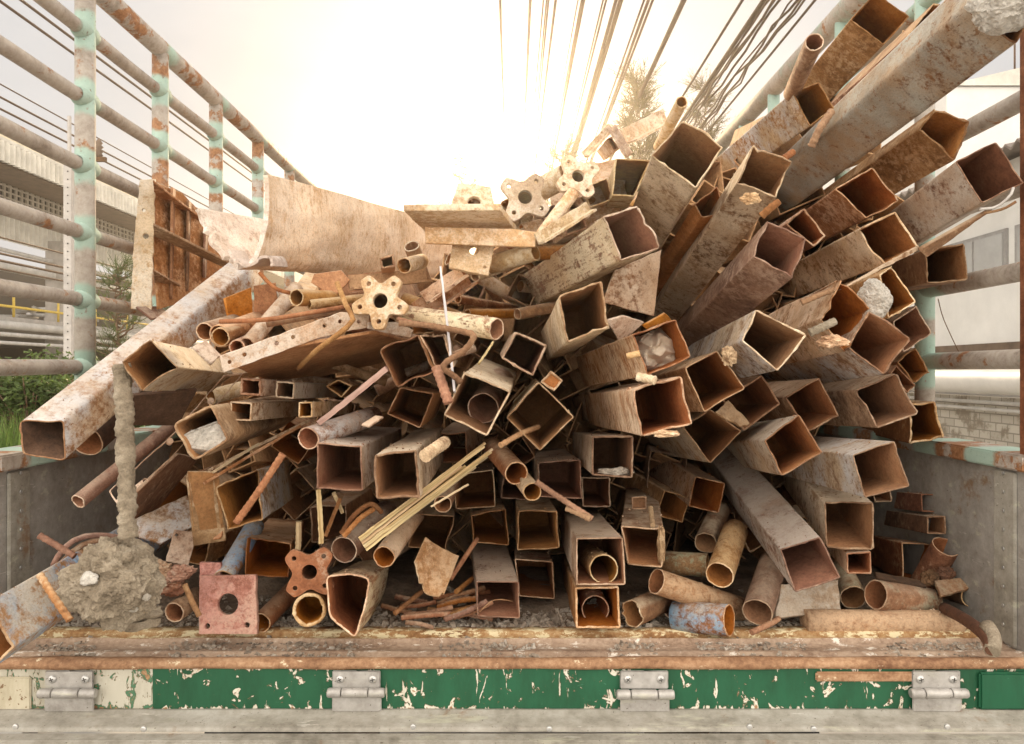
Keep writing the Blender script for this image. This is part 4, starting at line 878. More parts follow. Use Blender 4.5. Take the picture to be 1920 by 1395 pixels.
tube('little square tube end standing up beside the round cap under the big trough', [(711,484),(738,476),(741,500),(715,505)], (735,640), 1.68, .35, 'orange', .001, .002)
# ================================================================ round pipes
pipe('slim round pipe pointing up between the right tubes, near the top rail', (1527,79), 1.72, (1484,176), 2.0, 17, 'rust')
pipe('slim round pipe pointing up beside the large orange-lit tube', (1278,192), 1.66, (1235,275), 1.9, 11.5, 'tan')
pipe('long smooth mud-brown pipe lying along the bed edge at the right', (1797,1168), 1.73, (1508,1166), 1.73, 23, 'mudpipe')
pipe('short pipe with patches of blue paint lying at the bed edge', (1367,1163), 1.665, (1266,1155), 1.74, 29, 'bluep')
pipe('long rusty pipe with its mouth to the left lying over the blue pipe', (1231,1090), 1.70, (1398,1146), 1.80, 24, 'mudpipe')
pipe('pipe with flaky crust leaning above the long rusty pipe', (1350,1078), 1.72, (1378,995), 1.92, 26, 'mudpipe', dent=.003)
pipe('shadowed pipe behind the flaky crusted pipe', (1323,1018), 1.92, (1350,955), 2.1, 21, 'brown', dent=.003)
pipe('reddish pipe standing on the bed edge with its mouth down', (1420,1148), 1.68, (1450,1055), 1.86, 28, 'redbrown')
pipe('pipe with green paint lying at the lower right with its mouth to the left', (1642,1115), 1.74, (1745,1130), 1.80, 27, 'greenp')
pipe('dark tilted pipe with its mouth up by the right side panel', (1773,1025), 1.86, (1725,1105), 1.95, 24, 'brown')
pipe('rusty pipe with green paint lying behind the long rusty pipe', (1326,1060), 1.86, (1245,1055), 1.90, 22, 'greenp')
pipe('dark pipe mouth in the clutter at the right corner of the bed', (1822,1118), 1.80, (1750,1095), 1.95, 21, 'dark')
pipe('broken brown pipe half buried in dust right of the stacked pair', (1186,1150), 1.70, (1240,1125), 1.78, 24, 'brown', dent=.004, jag=.008)
pipe('thin pipe ring showing behind the blue-painted pipe', (1262,1140), 1.76, (1310,1130), 1.95, 20, 'rust')
pipe('dark pipe with green flecks right of the white-flaked slab', (1600,1120), 1.80, (1570,1060), 1.95, 24, 'greenp')
pipe('pipe mouth left of the wooden sticks, larger of two rusty pipes', (645,1031), 1.70, (725,960), 1.95, 26, 'brown')
pipe('pipe mouth under the wooden sticks, smaller of two rusty pipes', (720,1044), 1.64, (778,965), 1.9, 21, 'pale')
pipe('brown pipe in the centre gap, larger of a touching pair', (968,887), 1.62, (925,840), 1.85, 22, 'brown')
pipe('small pipe below the larger of the touching pair', (998,922), 1.58, (965,880), 1.8, 17.5, 'pale')
pipe('long pipe with yellow flecks running left behind the white lath', (931,617), 1.52, (750,588), 1.72, 20, 'flake', dent=.002)
pipe('short pipe with its mouth to the right below the timber beam', (1003,472), 1.70, (920,497), 1.76, 17.5, 'tan')
pipe('pipe running up to the upper star flange in the glare', (1060,330), 1.86, (1012,356), 1.9, 22, 'tan')
pipe('slanting thin pipe right below the glare, left of the flaking tube', (1075,362), 1.74, (1008,450), 1.70, 12, 'tan')
pipe('pipe with a nested ring at the left of the small pipe cluster', (413,630), 1.60, (485,603), 1.75, 22, 'rust')
pipe('inner pipe nested inside the ringed pipe of the left cluster', (414,632), 1.585, (480,608), 1.74, 18, 'brown')
pipe('pipe behind the ringed pipe at the far left of the small cluster', (384,622), 1.66, (440,605), 1.8, 17, 'brown')
pipe('small pipe mouth under the ringed pipe', (445,652), 1.56, (470,640), 1.66, 15, 'rust')
pipe('pale slanting pipe crossing up through the left cluster', (466,645), 1.57, (556,540), 1.74, 15, 'tan')
pipe('round pipe mouth at the top of the pale slanting pipe', (556,558), 1.62, (625,560), 1.75, 16, 'orange')
pipe('thin closed pipe lying right of the round mouth in the left cluster', (580,571), 1.64, (690,560), 1.74, 9, 'rust')
pipe('brown round bar slanting up left behind the mortar-coated rod', (147,940), 1.66, (320,800), 1.95, 14, 'redbrown')
pipe('thick pipe running under the long leaning tube', (160,825), 1.75, (260,740), 1.95, 34, 'dark')
pipe('grey-blue pipe mouth left of the two front tubes', (578,822), 1.60, (700,780), 1.85, 21, 'blue', sq=1.1)
pipe('collar-ended pipe below the rusty star flange', (580,1143), 1.585, (600,1110), 1.8, 31, 'redbrown', th=.009)
pipe('pipe lying to the right of the faded red flange', (489,1168), 1.70, (555,1100), 1.9, 19, 'redbrown')
pipe('pipe end peeping out left of the faded red flange', (327,1148), 1.62, (370,1118), 1.72, 19, 'mudpipe')
pipe('round cap beside the little square tube under the big trough', (758,498), 1.7, (790,490), 1.8, 15, 'tan')
pipe('round pipe end left of the star flange in the glare', (952,388), 1.78, (962,420), 1.9, 16, 'tan')
pipe('brown pipe in the shadow above the long pipe at the centre', (875,600), 1.8, (760,560), 1.95, 12, 'orange')
pipe('small bolt-like pipe above the pile of dark tubes in the lower middle', (830,945), 1.72, (850,900), 1.9, 17, 'brown')
# ================================================================ flanges and plates
star('five-lobed star flange in the centre left with a round bore', (714,565), 1.585, 54, 5, .35, 'tan', (-.1, -1, .15))
star('rusty star flange standing on the bed left of the bent cream tube', (581,1072), 1.60, 52, 4, .72, 'redbrown', (.1, -1, .1))
star('star flange washed out in the glare right of the timber beam', (984,371), 1.76, 50, 4, .60, 'tan', (.1, -1, .1))
star('higher star flange between the glare and the square tubes', (1083,332), 1.78, 44, 4, 1.0, 'tan', (.15, -1, .15))
star('flange piece with a bore half hidden below the higher star flange', (1075,390), 1.84, 34, 3, .3, 'tan', (.2, -1, .1))
fl = empty('flanged_pipe', at(430, 1132, 1.635)); tag(fl, 'faded red square flange on a blue-flecked pipe standing at the bed edge', 'flanged pipe', GF)
plate(None, [(377,1080,1.64),(480,1078,1.64),(483,1187,1.62),(376,1187,1.62)], .012, 'pink', 'flange', holes=[(429,1132,20.5),(391,1173,6),(465,1171,6)], parent=fl)
plate(None, [(377,1055,1.665),(414,1056,1.665),(414,1082,1.665),(377,1082,1.665)], .01, 'pink', 'flange_ear', parent=fl)
pipe(None, (420,1085), 1.66, (478,985), 1.85, 19, 'bluep', parent=fl, name='pipe')
plate('flat plate with a round hole standing in the glare behind the beam', [(860,346,1.86),(920,353,1.86),(926,388,1.84),(846,388,1.84)], .01, 'tan', holes=[(889,381,13)]); pipe('short pipe standing behind the holed plate in the glare', (889,383), 1.88, (900,420), 2.1, 17, 'tan')
plate('rounded plate with a hole hanging below the timber beam', [(850,455,1.72),(926,458,1.72),(915,518,1.70),(843,502,1.70)], .01, 'tan', holes=[(889,471,10),(909,503,4)])
plate('bare brown plate standing under the leaning tube by the left cluster', [(477,537,1.72),(516,531,1.72),(522,592,1.74),(480,590,1.74)], .006, 'orange')
plate('pentagon-shaped plate with a bent rod below the big trough', [(590,515,1.74),(640,508,1.74),(655,525,1.74),(628,556,1.74),(585,530,1.74)], .006, 'orange')
plate('white-flaked steel slab leaning at the bed edge behind the mud-brown pipe', [(1462,1098,1.76),(1565,1090,1.80),(1572,1145,1.76),(1450,1160,1.72)], .02, 'white', wob=.004)
plate('punched lug plate beside the mortar lump', [(327,995,1.72),(368,1000,1.74),(352,1060,1.70),(312,1052,1.68)], .008, 'pale', holes=[(331,1004,4)])
plate('curled rusty sheet below the short upright cut tube', [(384,978,1.66),(420,975,1.66),(415,1005,1.64),(402,1012,1.64)], .004, 'rust', wob=.006)
plate('flat steel sheet leaning under the torn tubes in the upper middle', [(1150,508,1.66),(1240,470,1.70),(1222,592,1.70),(1134,566,1.64)], .005, 'pale')
plate('pointed triangular shard left of the paper-stuffed tube', [(1142,603,1.52),(1165,590,1.55),(1208,606,1.6),(1160,640,1.6)], .004, 'pale')
plate('thin sheet standing behind the paper-stuffed tube', [(1208,612,1.5),(1243,586,1.52),(1275,620,1.56),(1240,640,1.56)], .004, 'orange')
plate('folded sheet scrap tucked in the brown tube on the right', [(1340,775,1.74),(1365,752,1.78),(1403,795,1.76),(1388,800,1.74)], .004, 'rust', wob=.006)
plate('flat dark strip lying under the far right dusty tube', [(1725,470,1.72),(1850,392,1.66),(1838,410,1.66),(1735,476,1.74)], .01, 'brown')
plate('pale bar edge pointing at the concrete chunk', [(1590,535,1.66),(1655,497,1.70),(1720,462,1.74),(1718,470,1.74)], .006, 'pale')
plate('dark red lug plate behind the pale pipe cluster', [(420,560,1.80),(470,540,1.85),(470,590,1.85),(430,600,1.8)], .008, 'orange')
plate('small folded tag plate at the end of the dark diamond tube', [(362,652,1.47),(385,640,1.5),(412,668,1.5),(396,682,1.47)], .005, 'pale')
plate('thin offcut lying on the left front tube', [(680,796,1.55),(704,782,1.58),(717,783,1.58),(692,800,1.55)], .004, 'pale', name='offcut')
# timber/steel beam
def beam(label, P0, P1, sec, mat, name, cat, up=(0, 0, 1), parent=None):
    """solid bar from P0 to P1 with section sec (2D) in the frame (side, up)"""
    A, B = Vector(P0), Vector(P1); M = frame(B-A, Vector(up)); M.translation = A; L = (B-A).length; mb = MB(); n = len(sec); nx = 14; vs = []
    for i in range(nx+1):
        for (x, y) in sec: vs.append((y+.0015*noise.noise(Vector((i*.8, x*50, y*50))), x+.0015*noise.noise(Vector((i*.8, x*50, y*50+9))), L*i/nx))
    fs = [(i*n+k, i*n+(k+1) % n, (i+1)*n+(k+1) % n, (i+1)*n+k) for i in range(nx) for k in range(n)]
    mb.add(vs, fs+[tuple(range(n))[::-1], tuple(nx*n+k for k in range(n))]); o = mb.build(name, MT[mat], parent, M)
    return tag(o, label, cat) if label else o
bmr = empty('steel_beam', at(880, 425, 1.66)); tag(bmr, 'pale stepped beam lying across the heap below the sun glare', 'beam')
plate(None, [(758,392,1.60),(937,386,1.58),(968,432,1.78),(800,429,1.80)], .012, 'tan', 'top_flange', parent=bmr, wob=.003)
plate(None, [(800,428,1.70),(960,431,1.68),(1005,437,1.68),(1003,463,1.68),(800,456,1.70)], .02, 'tan', 'web', parent=bmr, wob=.001)
# angle iron frames near the top
def angle(label, p0, p1, leg, mat, name='angle_iron', cat='angle iron', th=.005, up=(0, 0, 1)):
    s = [(0, 0), (leg, 0), (leg, th), (th, th), (th, leg), (0, leg)]
    return beam(label, at(*p0), at(*p1), s, mat, name, cat, up)
angle('peaked angle iron, left arm, above the upright mouth', (1098,297,1.82), (1147,243,1.86), .018, 'tan')
angle('peaked angle iron, right arm, above the upright mouth', (1145,243,1.85), (1176,296,1.82), .018, 'tan')
tube('small flat tube end below the peaked angle irons', [(1137,262),(1147,256),(1162,278),(1152,283)], (1000,420), 1.84, .3, 'tan', .001, .002)
angle('flat bar lying left of the slim upright pipe by the glare', (1172,272,1.9), (1250,232,2.0), .04, 'tan')
angle('long angle iron rising to the right below the star flanges', (1010,459,1.66), (1106,398,1.74), .026, 'tan')
angle('brown angle iron in the shadow behind the small tube cluster', (600,560,1.8), (720,545,1.95), .05, 'orange')
angle('angle iron scrap behind the centre star flange', (655,545,1.75), (800,530,1.85), .035, 'orange')
angle('brown slat-like angle iron behind the white lath', (790,600,1.75), (885,535,1.8), .045, 'rust')
angle('lower brown angle iron behind the white lath', (800,570,1.72), (870,520,1.76), .03, 'pale')
tube('pale square tube filling the gap under the peaked angle irons', [(1093,350),(1138,334),(1150,374),(1106,390)], (960,520), 1.84, .5, 'tan', .004, .004)
tube('pale square tube lying below the higher star flange', [(1052,404),(1092,392),(1103,428),(1062,442)], (900,560), 1.82, .5, 'tan', .004, .004)
tube('small pale tube right of the washed-out star flange', [(1012,392),(1040,384),(1048,412),(1020,420)], (900,520), 1.84, .4, 'tan', .003, .003)
plate('pale crooked sheet standing behind the higher star flange', [(1030,352,1.98),(1100,312,2.0),(1165,296,2.0),(1175,380,1.95),(1120,440,1.9),(1040,440,1.9)], .006, 'tan', wob=.006)
plate('small pale gusset plate between the beam and the star flange', [(925,398,1.90),(985,410,1.90),(1010,450,1.86),(930,446,1.86)], .006, 'tan', wob=.004)
# perforated channels
pc = empty('perforated_channel', at(560, 625, 1.5)); tag(pc, 'wide channel with a row of holes along its flaky pale flange', 'channel')
plate(None, [(413,668,1.46),(640,586,1.58),(690,592,1.62),(690,612,1.62),(600,632,1.56),(420,697,1.46)], .006, 'white', 'flange', holes=[(430,679,4.5),(458,665,5),(518,644,5),(549,632,5),(608,611,5),(637,603,5),(672,603,5)], parent=pc)
plate(None, [(420,697,1.464),(600,632,1.564),(700,612,1.63),(770,640,1.9),(720,690,2.1),(520,705,2.0)], .005, 'orange', 'web', parent=pc)
plate('pale flange scrap right of the centre star flange', [(690,605,1.60),(745,606,1.63),(772,618,1.66),(768,632,1.66),(690,615,1.6)], .005, 'white')
p2_ = empty('perforated_channel', at(300, 870, 1.6)); tag(p2_, 'dark leaning channel with punched holes behind the mortar-coated rod', 'channel')
plate(None, [(205,925,1.58),(320,820,1.70),(420,705,1.85),(455,700,1.88),(330,850,1.70),(252,925,1.58),(228,955,1.56)], .006, 'pale', 'flange', holes=[(318,828,6),(272,903,5),(395,752,6)], parent=p2_)
plate(None, [(228,955,1.565),(252,925,1.585),(330,850,1.705),(370,860,1.9),(260,990,1.8)], .006, 'brown', 'web', parent=p2_)
plate('blue-brown flat plate leaning behind the mortar lump', [(255,975,1.70),(350,930,1.78),(365,985,1.76),(300,1020,1.70),(262,1005,1.68)], .008, 'blue')
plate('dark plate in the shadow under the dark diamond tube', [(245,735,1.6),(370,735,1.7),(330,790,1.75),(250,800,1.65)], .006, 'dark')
# bent U-shaped scrap
def trough(label, front, vp, Y, L, th, mats, name, cat, wob=.004, back=None):
    """open bent sheet: front profile (photo px polyline at depth Y) swept back towards vp"""
    a = ray(*vp).normalized(); fr = spline([at(*(q if len(q) == 3 else (*q, Y))) for q in front], 5); n = len(fr); c = sum(fr, Vector())/n
    M = frame(a); M.translation = c; Mi = M.inverted(); fl_ = [Mi @ p for p in fr]; nor = []
    for i in range(n):
        d = fl_[min(i+1, n-1)]-fl_[max(i-1, 0)]; nor.append(Vector((d.y, -d.x, 0)).normalized())
    nx = 30; mb = MB(); O = []; I = []
    for j in range(nx+1):
        s = L*(j/nx)**1.3
        for i in range(n):
            w = wob*noise.noise(Vector((i*.3, s*6, 5)))+(wob*1.2*noise.noise(Vector((i*.9, 0, 3))) if j == 0 else 0)
            e = fl_[i]; z = e.z*(1-j/nx)+s+(w if j == 0 else 0)
            O.append(Vector((e.x+nor[i].x*w, e.y+nor[i].y*w, z))); I.append(O[-1]+nor[i]*th)
    fs = [(j*n+i, j*n+i+1, (j+1)*n+i+1, (j+1)*n+i) for j in range(nx) for i in range(n-1)]
    mb.add(O, fs, 0, True); mb.add(I, fs, 1, True)
    mb.add(O[:n]+I[:n], [(i, i+1, n+i+1, n+i) for i in range(n-1)], 2)
    for k in (0, n-1): mb.add([O[j*n+k] for j in range(nx+1)]+[I[j*n+k] for j in range(nx+1)], [(j, j+1, nx+2+j, nx+1+j) for j in range(nx)], 2)
    mb.add(O[nx*n:]+I[nx*n:], [(i, i+1, n+i+1, n+i) for i in range(n-1)], 2)
    o = mb.build(name, [MT[m] for m in mats], None, M); return tag(o, label, cat)
trough('big pale split pipe lying open like a trough across the left of the heap', [(365,394),(383,436),(405,470),(430,494),(452,504),(474,496),(490,466),(501,422),(505,375),(503,326)], (1350,560), 1.72, 1.35, .012, ['tanx', 'white2', 'white2'], 'split_pipe', 'split pipe', .006)
trough('curled torn lip of white sheet hooked under the big split pipe', [(425,470),(440,492),(470,499),(490,486),(503,484),(508,500)], (900,520), 1.66, .12, .006, ['white2', 'white2', 'white2'], 'torn_lip', 'sheet scrap', .003)
trough('short bent channel scrap lying on the rebar pile', [(776,1054,1.66),(786,1092,1.645),(806,1117,1.64),(832,1116,1.65)], (1500,-600), 1.66, .10, .005, ['rust', 'rust', 'rim'], 'bent_scrap', 'sheet scrap', .004)
trough('half pipe scrap slanting in the glare', [(1066,352),(1080,372),(1092,366)], (1000,520), 1.74, .2, .004, ['tan', 'tan', 'rim'], 'half_pipe', 'half pipe', .002)
# formwork panel: flange strip, skin and ribs
fp = empty('formwork_panel', at(300, 460, 2.27)); tag(fp, 'rusty ribbed formwork panel standing at the left with a white-edged side', 'panel')
plate(None, [(264,338,2.20),(291,337,2.21),(287,460,2.21),(284,582,2.22),(246,578,2.20),(252,460,2.20)], .008, 'white', 'side_flange', holes=[(274,443,6),(270,395,4)], parent=fp, wob=.004)
plate(None, [(290,338,2.22),(340,362,2.40),(372,400,2.52),(418,478,2.67),(425,520,2.67),(365,560,2.42),(284,580,2.22)], .005, 'rust', 'skin', parent=fp)
for k, (v0, v1, uu) in enumerate(((420,492,428),(507,548,360),(340,408,375))):
    plate(None, [(288,v0,2.12),(uu,v1,2.47),(uu+8,v1+14,2.57),(290,v0+22,2.22)], .005, 'rust', 'rib', parent=fp)
for k, (u0, va, vb) in enumerate(((322,352,560),(352,376,545),(384,430,520))):
    plate(None, [(u0,va,2.28+k*.1),(u0+9,va+8,2.42+k*.1),(u0+7,vb,2.42+k*.1),(u0-2,vb,2.28+k*.1)], .005, 'redbrown', 'rib', parent=fp)
plate('dark sheet corner lying below the formwork panel', [(255,578,2.17),(300,575,2.27),(318,595,2.27),(285,597,2.17)], .005, 'brown')
# ================================================================ rods, laths, sticks
rod('bent ribbed rebar curling in the centre over the white lath', [(748,606,1.46),(800,610,1.46),(868,622,1.43),(888,630,1.42),(872,655,1.42),(836,680,1.41),(834,692,1.41),(850,704,1.42),(864,716,1.43)], 6, 'rebar')
rod('thin rebar lying above the bent ribbed rebar', [(745,598,1.49),(790,609,1.49),(845,620,1.48)], 4.5, 'rebar')
rod('thick ribbed rebar stub below the bent rebar', [(818,688,1.44),(830,722,1.43),(841,756,1.42)], 9.5, 'rebar')
rod('ribbed rebar stub sticking left from under the empty diamond tube', [(938,835,1.46),(975,814,1.50),(1010,800,1.58)], 5.5, 'rebar')
rod('orange rebar leaning across the flattened tube on the left', [(530,852,1.47),(487,918,1.47),(443,980,1.47)], 7, 'rebar')
rod('hooked rod with a welded eye at the left centre', [(632,530,1.56),(650,575,1.53),(662,600,1.51),(630,630,1.5),(596,655,1.52),(560,690,1.6)], 5.5, 'rebar', False)
rod('long flat rod lying over the left pipe cluster', [(412,603,1.56),(500,599,1.56),(590,585,1.58),(660,573,1.62)], 5, 'rebar', False)
rod('second rod lying below the long flat one', [(500,608,1.58),(600,590,1.6),(660,580,1.63)], 7, 'rebar', False)
rod('thin rod slanting down from the trough into the left cluster', [(487,512,1.66),(515,540,1.64),(543,549,1.62)], 4.5, 'rebar', False)
rod('ribbed rebar lying across the top of the stacked pair', [(1005,903,1.56),(1060,940,1.56),(1110,972,1.56)], 6, 'rebar')
rod('rebar stub with a round end just above the stacked pair', [(1062,952,1.57),(1085,962,1.56),(1107,973,1.55)], 7, 'rebar')
rod('orange rebar jutting left of the mortar lump', [(74,1004,1.52),(105,1022,1.52),(140,1043,1.52)], 6.5, 'rebar')
rod('curved rusty rod arching behind the mortar lump, outer of two', [(100,1060,1.6),(118,1030,1.6),(150,1008,1.62),(195,1004,1.66),(230,1010,1.7)], 6.5, 'redbrown', False)
rod('curved rusty rod arching behind the mortar lump, inner of two', [(110,1065,1.62),(135,1035,1.62),(170,1015,1.64),(215,1012,1.68)], 6, 'redbrown', False)
rod('rusty rod leaning between the pipe end and the faded red flange', [(346,1095,1.6),(360,1128,1.6),(374,1155,1.6)], 6, 'rebar', False)
rod('ribbed rebar stub lying in front of the reddish pipe', [(1409,1186,1.64),(1435,1174,1.66),(1460,1160,1.70)], 6.5, 'rebar')
rod('curved rusty rebar pair hanging above the larger rusty pipe, upper one', [(640,1000,1.62),(665,965,1.62),(695,945,1.64),(715,960,1.68)], 5.5, 'rebar')
rod('curved rusty rebar pair hanging above the larger rusty pipe, lower one', [(645,1005,1.6),(675,972,1.6),(700,955,1.63)], 5.5, 'rebar')
rod('rusty rebar stub lying on top of the huge plugged tube', [(1521,275,1.62),(1538,240,1.60),(1560,208,1.60)], 8, 'rebar')
rod('slag-coated rebar stub at the corner of the bubbly lipped tube', [(1428,405,1.46),(1445,390,1.45),(1460,378,1.45)], 7.5, 'rebar')
rod('rebar stub beside the mouth of the bubbly lipped tube', [(1468,298,1.52),(1486,286,1.54)], 7, 'rebar')
rod('thin wire hoop inside the dusty sloping tube', [(897,1150,1.70),(920,1128,1.71),(940,1124,1.72),(962,1128,1.73)], 1.3, 'rebar', False, 'wire', 'wire')
rod('bright bent wire hooked under the far right dusty tube', [(1838,392,1.6),(1868,388,1.6),(1893,368,1.58),(1900,352,1.58)], 3, 'pole', False, 'wire', 'wire')
rod('second rusty wire loop under the far right dusty tube', [(1845,400,1.62),(1880,392,1.6),(1905,378,1.58)], 3, 'rebar', False, 'wire', 'wire')
rod('thin black wire dangling from the right rail', [(1759,560,2.1),(1768,595,2.1),(1788,640,2.1),(1800,664,2.1)], 1.2, 'dark', False, 'wire', 'wire')
rod('dark blurred rod hanging over the bed edge at the right corner', [(1770,1140,1.72),(1815,1165,1.62),(1850,1195,1.54),(1860,1220,1.5)], 13, 'dark', False, 'rod', 'rod')
rod('fat dirty rod end hanging over the sill at the right corner', [(1850,1172,1.56),(1862,1195,1.53),(1860,1222,1.50)], 15, 'mortar', False, 'rod', 'rod')
for k in range(16):
    u0 = rnd.uniform(715, 860); v0 = rnd.uniform(1118, 1172); a = rnd.uniform(-.45, .25); l = rnd.uniform(45, 110); y = 1.66+(1180-v0)*.0035
    o = rod('short rusty rebar offcut in the tangle left of the dusty sloping tube', [(u0,v0,y),(u0+l*.5,v0+l*.5*math.sin(a)+rnd.uniform(-5,5),y-.01),(u0+l,v0+l*math.sin(a),y)], rnd.uniform(5, 7), rnd.choice(['rebar', 'redbrown', 'orange']), True, group='short rebar offcuts in a tangle on the bed')
for i, (p, q) in enumerate((((845,1085,1.75),(895,1010,1.85)), ((740,1150,1.72),(792,1108,1.80)), ((855,1110,1.74),(885,1085,1.8)))):
    rod('rebar standing in the gap left of the dusty sloping tube, '+('tallest', 'lowest slanting', 'shortest')[i]+' one', [p, q], 6, 'rebar', False)
def stick(label, p0, p1, w, h, mat, name='lath', cat='wooden strip', group=None, parent=None):
    A, B = at(*p0), at(*p1); s = [(-h/2, -w/2), (-h/2, w/2), (h/2, w/2), (h/2, -w/2)]; up = (A+B)/2-CAM
    return beam(label, A, B, s, mat, name, cat, up, parent)
stick('white-grey flat lath standing upright in the centre of the heap', (826,502,1.50), (853,735,1.44), .017, .004, 'lath')
stick('pinkish strip slanting down left in the dark gap', (726,690,1.56), (600,792,1.62), .017, .012, 'pinkwood')
stick('thin pale wood strip between the long pipe end and the piped diamond', (924,642,1.52), (898,682,1.50), .012, .004, 'wood')
stick('pale wooden stake left of the rusty star flange', (560,978,1.66), (559,1030,1.66), .019, .012, 'wood')
stick('tall pale split stake between the flattened tube and the front tube', (597,918,1.58), (603,1018,1.58), .016, .01, 'wood')
stick('short grey stake right of the tall split stake', (626,925,1.62), (642,960,1.64), .012, .008, 'timber')
bs_ = empty('stick_bundle', at(790, 935, 1.5)); tag(bs_, 'bundle of split yellowish wooden sticks lying across the middle front', 'stick bundle')
for k in range(17):
    o1 = rnd.uniform(-12, 12); ex = rnd.uniform(-60, 22)
    stick(None, (680+o1*.6, 1020+o1, 1.50+rnd.uniform(0, .02)), (905+ex+o1*.5, 850-ex*.72+o1*.9+rnd.uniform(-4, 6), 1.53+rnd.uniform(0, .03)), rnd.uniform(.004, .008), .005, 'wood', 'stick', parent=bs_)
stick('loose splinter right of the stick bundle', (808,950,1.52), (878,908,1.55), .006, .004, 'wood')
stick('dark weathered board under the front tubes', (640,930,1.64), (612,1000,1.64), .05, .008, 'brown')
for i, (a, c) in enumerate((((385,905,1.6),(560,800,1.75)), ((400,885,1.62),(480,835,1.72)), ((395,880,1.66),(575,790,1.85)))):
    stick(('lowest', 'shortest', 'topmost')[i]+' of three brown slats lying under the concrete-filled tube', a, c, .03, .006, ('rust', 'timber', 'pale')[i], group='brown slats under the concrete-filled tube')
# ================================================================ mortar rod, concrete chunks, paper
mr = empty('mortar_coated_rod', at(220, 1080, 1.42)); tag(mr, 'threaded rod coated in dried mortar standing in a big lump of mortar', 'mortar rod')
mb, M = rodmesh([at(229,684,1.47), at(232,760,1.46), at(236,850,1.45), at(237,930,1.44), at(240,1010,1.43)], .0165, 'thread', 18)
for v_ in mb.v:
    nn = noise.noise(v_*40)*.006+noise.noise(v_*110)*.004; d = Vector((v_.x, v_.y, 0)); v_ += Vector((nn, noise.noise(v_*70+Vector((5, 5, 5)))*.005, nn*.5))
mb.build('rod', MT['mortar'], mr, M)
lump(None, (210,1085), 1.46, 82, 76, 66, 'mortar', 'mortar_lump', None, 2, 6, .34, mr, 1.9)
lump(None, (168,1085), 1.40, 17, 13, 12, 'whitestone', 'white_stone', None, 9, 4, .25, mr)
for (u, v_, r_) in ((240,1045,9),(195,1060,6),(150,1110,8),(225,1120,10),(262,1085,7),(185,1135,7),(250,1140,8),(205,1020,5),(275,1120,6),(142,1070,6),(230,1085,5)):
    lump(None, (u, v_), 1.415+.03*rnd.random(), r_*1.2, r_, r_, rnd.choice(('mortar', 'concrete', 'gravel')), 'stone', None, u, 3, .3, mr)
plate('flat slab of crust lying under the mortar lump', [(190,1168,1.48),(300,1140,1.56),(304,1152,1.55),(195,1180,1.48)], .014, 'mortar', name='crust_slab', cat='crust slab', wob=.006)
plate('lower crust flake under the mortar lump', [(235,1172,1.5),(298,1160,1.56),(290,1175,1.55),(240,1184,1.5)], .012, 'mortar', name='crust_slab', cat='crust slab', wob=.006)
lump('pale round concrete chunk wedged among the right tubes', (1640,560), 1.72, 27, 34, 30, 'whitestone', 'concrete_chunk', 'concrete chunk', 21, 5, .22)
# crumpled paper
def paper(c, Y, w, h):
    bm = bmesh.new(); bmesh.ops.create_grid(bm, x_segments=34, y_segments=34, size=1); k = Y/F
    for v_ in bm.verts:
        x, y = v_.co.x, v_.co.y; q = Vector((x*1.05+.35*noise.noise(Vector((x*2, y*2, 1))), y*1.05+.35*noise.noise(Vector((x*2, y*2, 7))), 3))
        d, _ = noise.voronoi(q); d2, _ = noise.voronoi(q*2.3)
        z = (d[1]-d[0])*1.1+.22*(d2[1]-d2[0])+.3*noise.noise(q)
        v_.co = Vector((x*w*k*(1+.1*noise.noise(q*3)), -z*.036+.03*(x*x+y*y), y*h*k*(1+.1*noise.noise(q*3+Vector((5, 0, 0))))))
    me = bpy.data.meshes.new('crumpled_paper'); bm.to_mesh(me); bm.free(); me.materials.append(MT['paper']); o = bpy.data.objects.new('crumpled_paper', me); C.objects.link(o)
    o.matrix_world = Matrix.Translation(at(*c, Y)) @ Matrix.Rotation(R(-20), 4, 'Y'); return tag(o, 'crumpled pale paper stuffed into a square tube', 'paper')
paper((1237,655), 1.475, 40, 37)
lump('rubble heap on the floor of the square rubble tube', (1155,885), 1.62, 26, 8, 18, 'gravel', 'rubble', 'rubble', 33, 5, .5)
# ================================================================ clutter in the right corner
for i, (u, v_, r_) in enumerate(((1745,1085,14),(1775,1075,12),(1790,1098,10))):
    lump(('left', 'middle', 'right')[i]+' of three dark greasy lumps below the tilted dark pipe', (u, v_), 1.82, r_*1.3, r_, r_, 'dark', 'greasy_lump', 'scrap lump', 60+i, 4, .4)
plate('green-flecked torn sheet in the right corner clutter', [(1752,1092,1.8),(1800,1085,1.82),(1815,1105,1.8),(1765,1118,1.76)], .006, 'greenp', wob=.002)
plate('dark strap lying across the right corner clutter', [(1640,1075,1.8),(1720,1090,1.8),(1735,1100,1.78),(1645,1085,1.78)], .006, 'dark', wob=.004)
for i, (u, v_) in enumerate(((300,1068),(335,1075),(318,1100))):
    lump(('first', 'second', 'third')[i]+' of the twisted brown scraps between the mortar lump and the red flange', (u, v_), 1.66, 26, 16, 20, 'redbrown', 'twisted_scrap', 'scrap lump', 70+i, 4, .5)
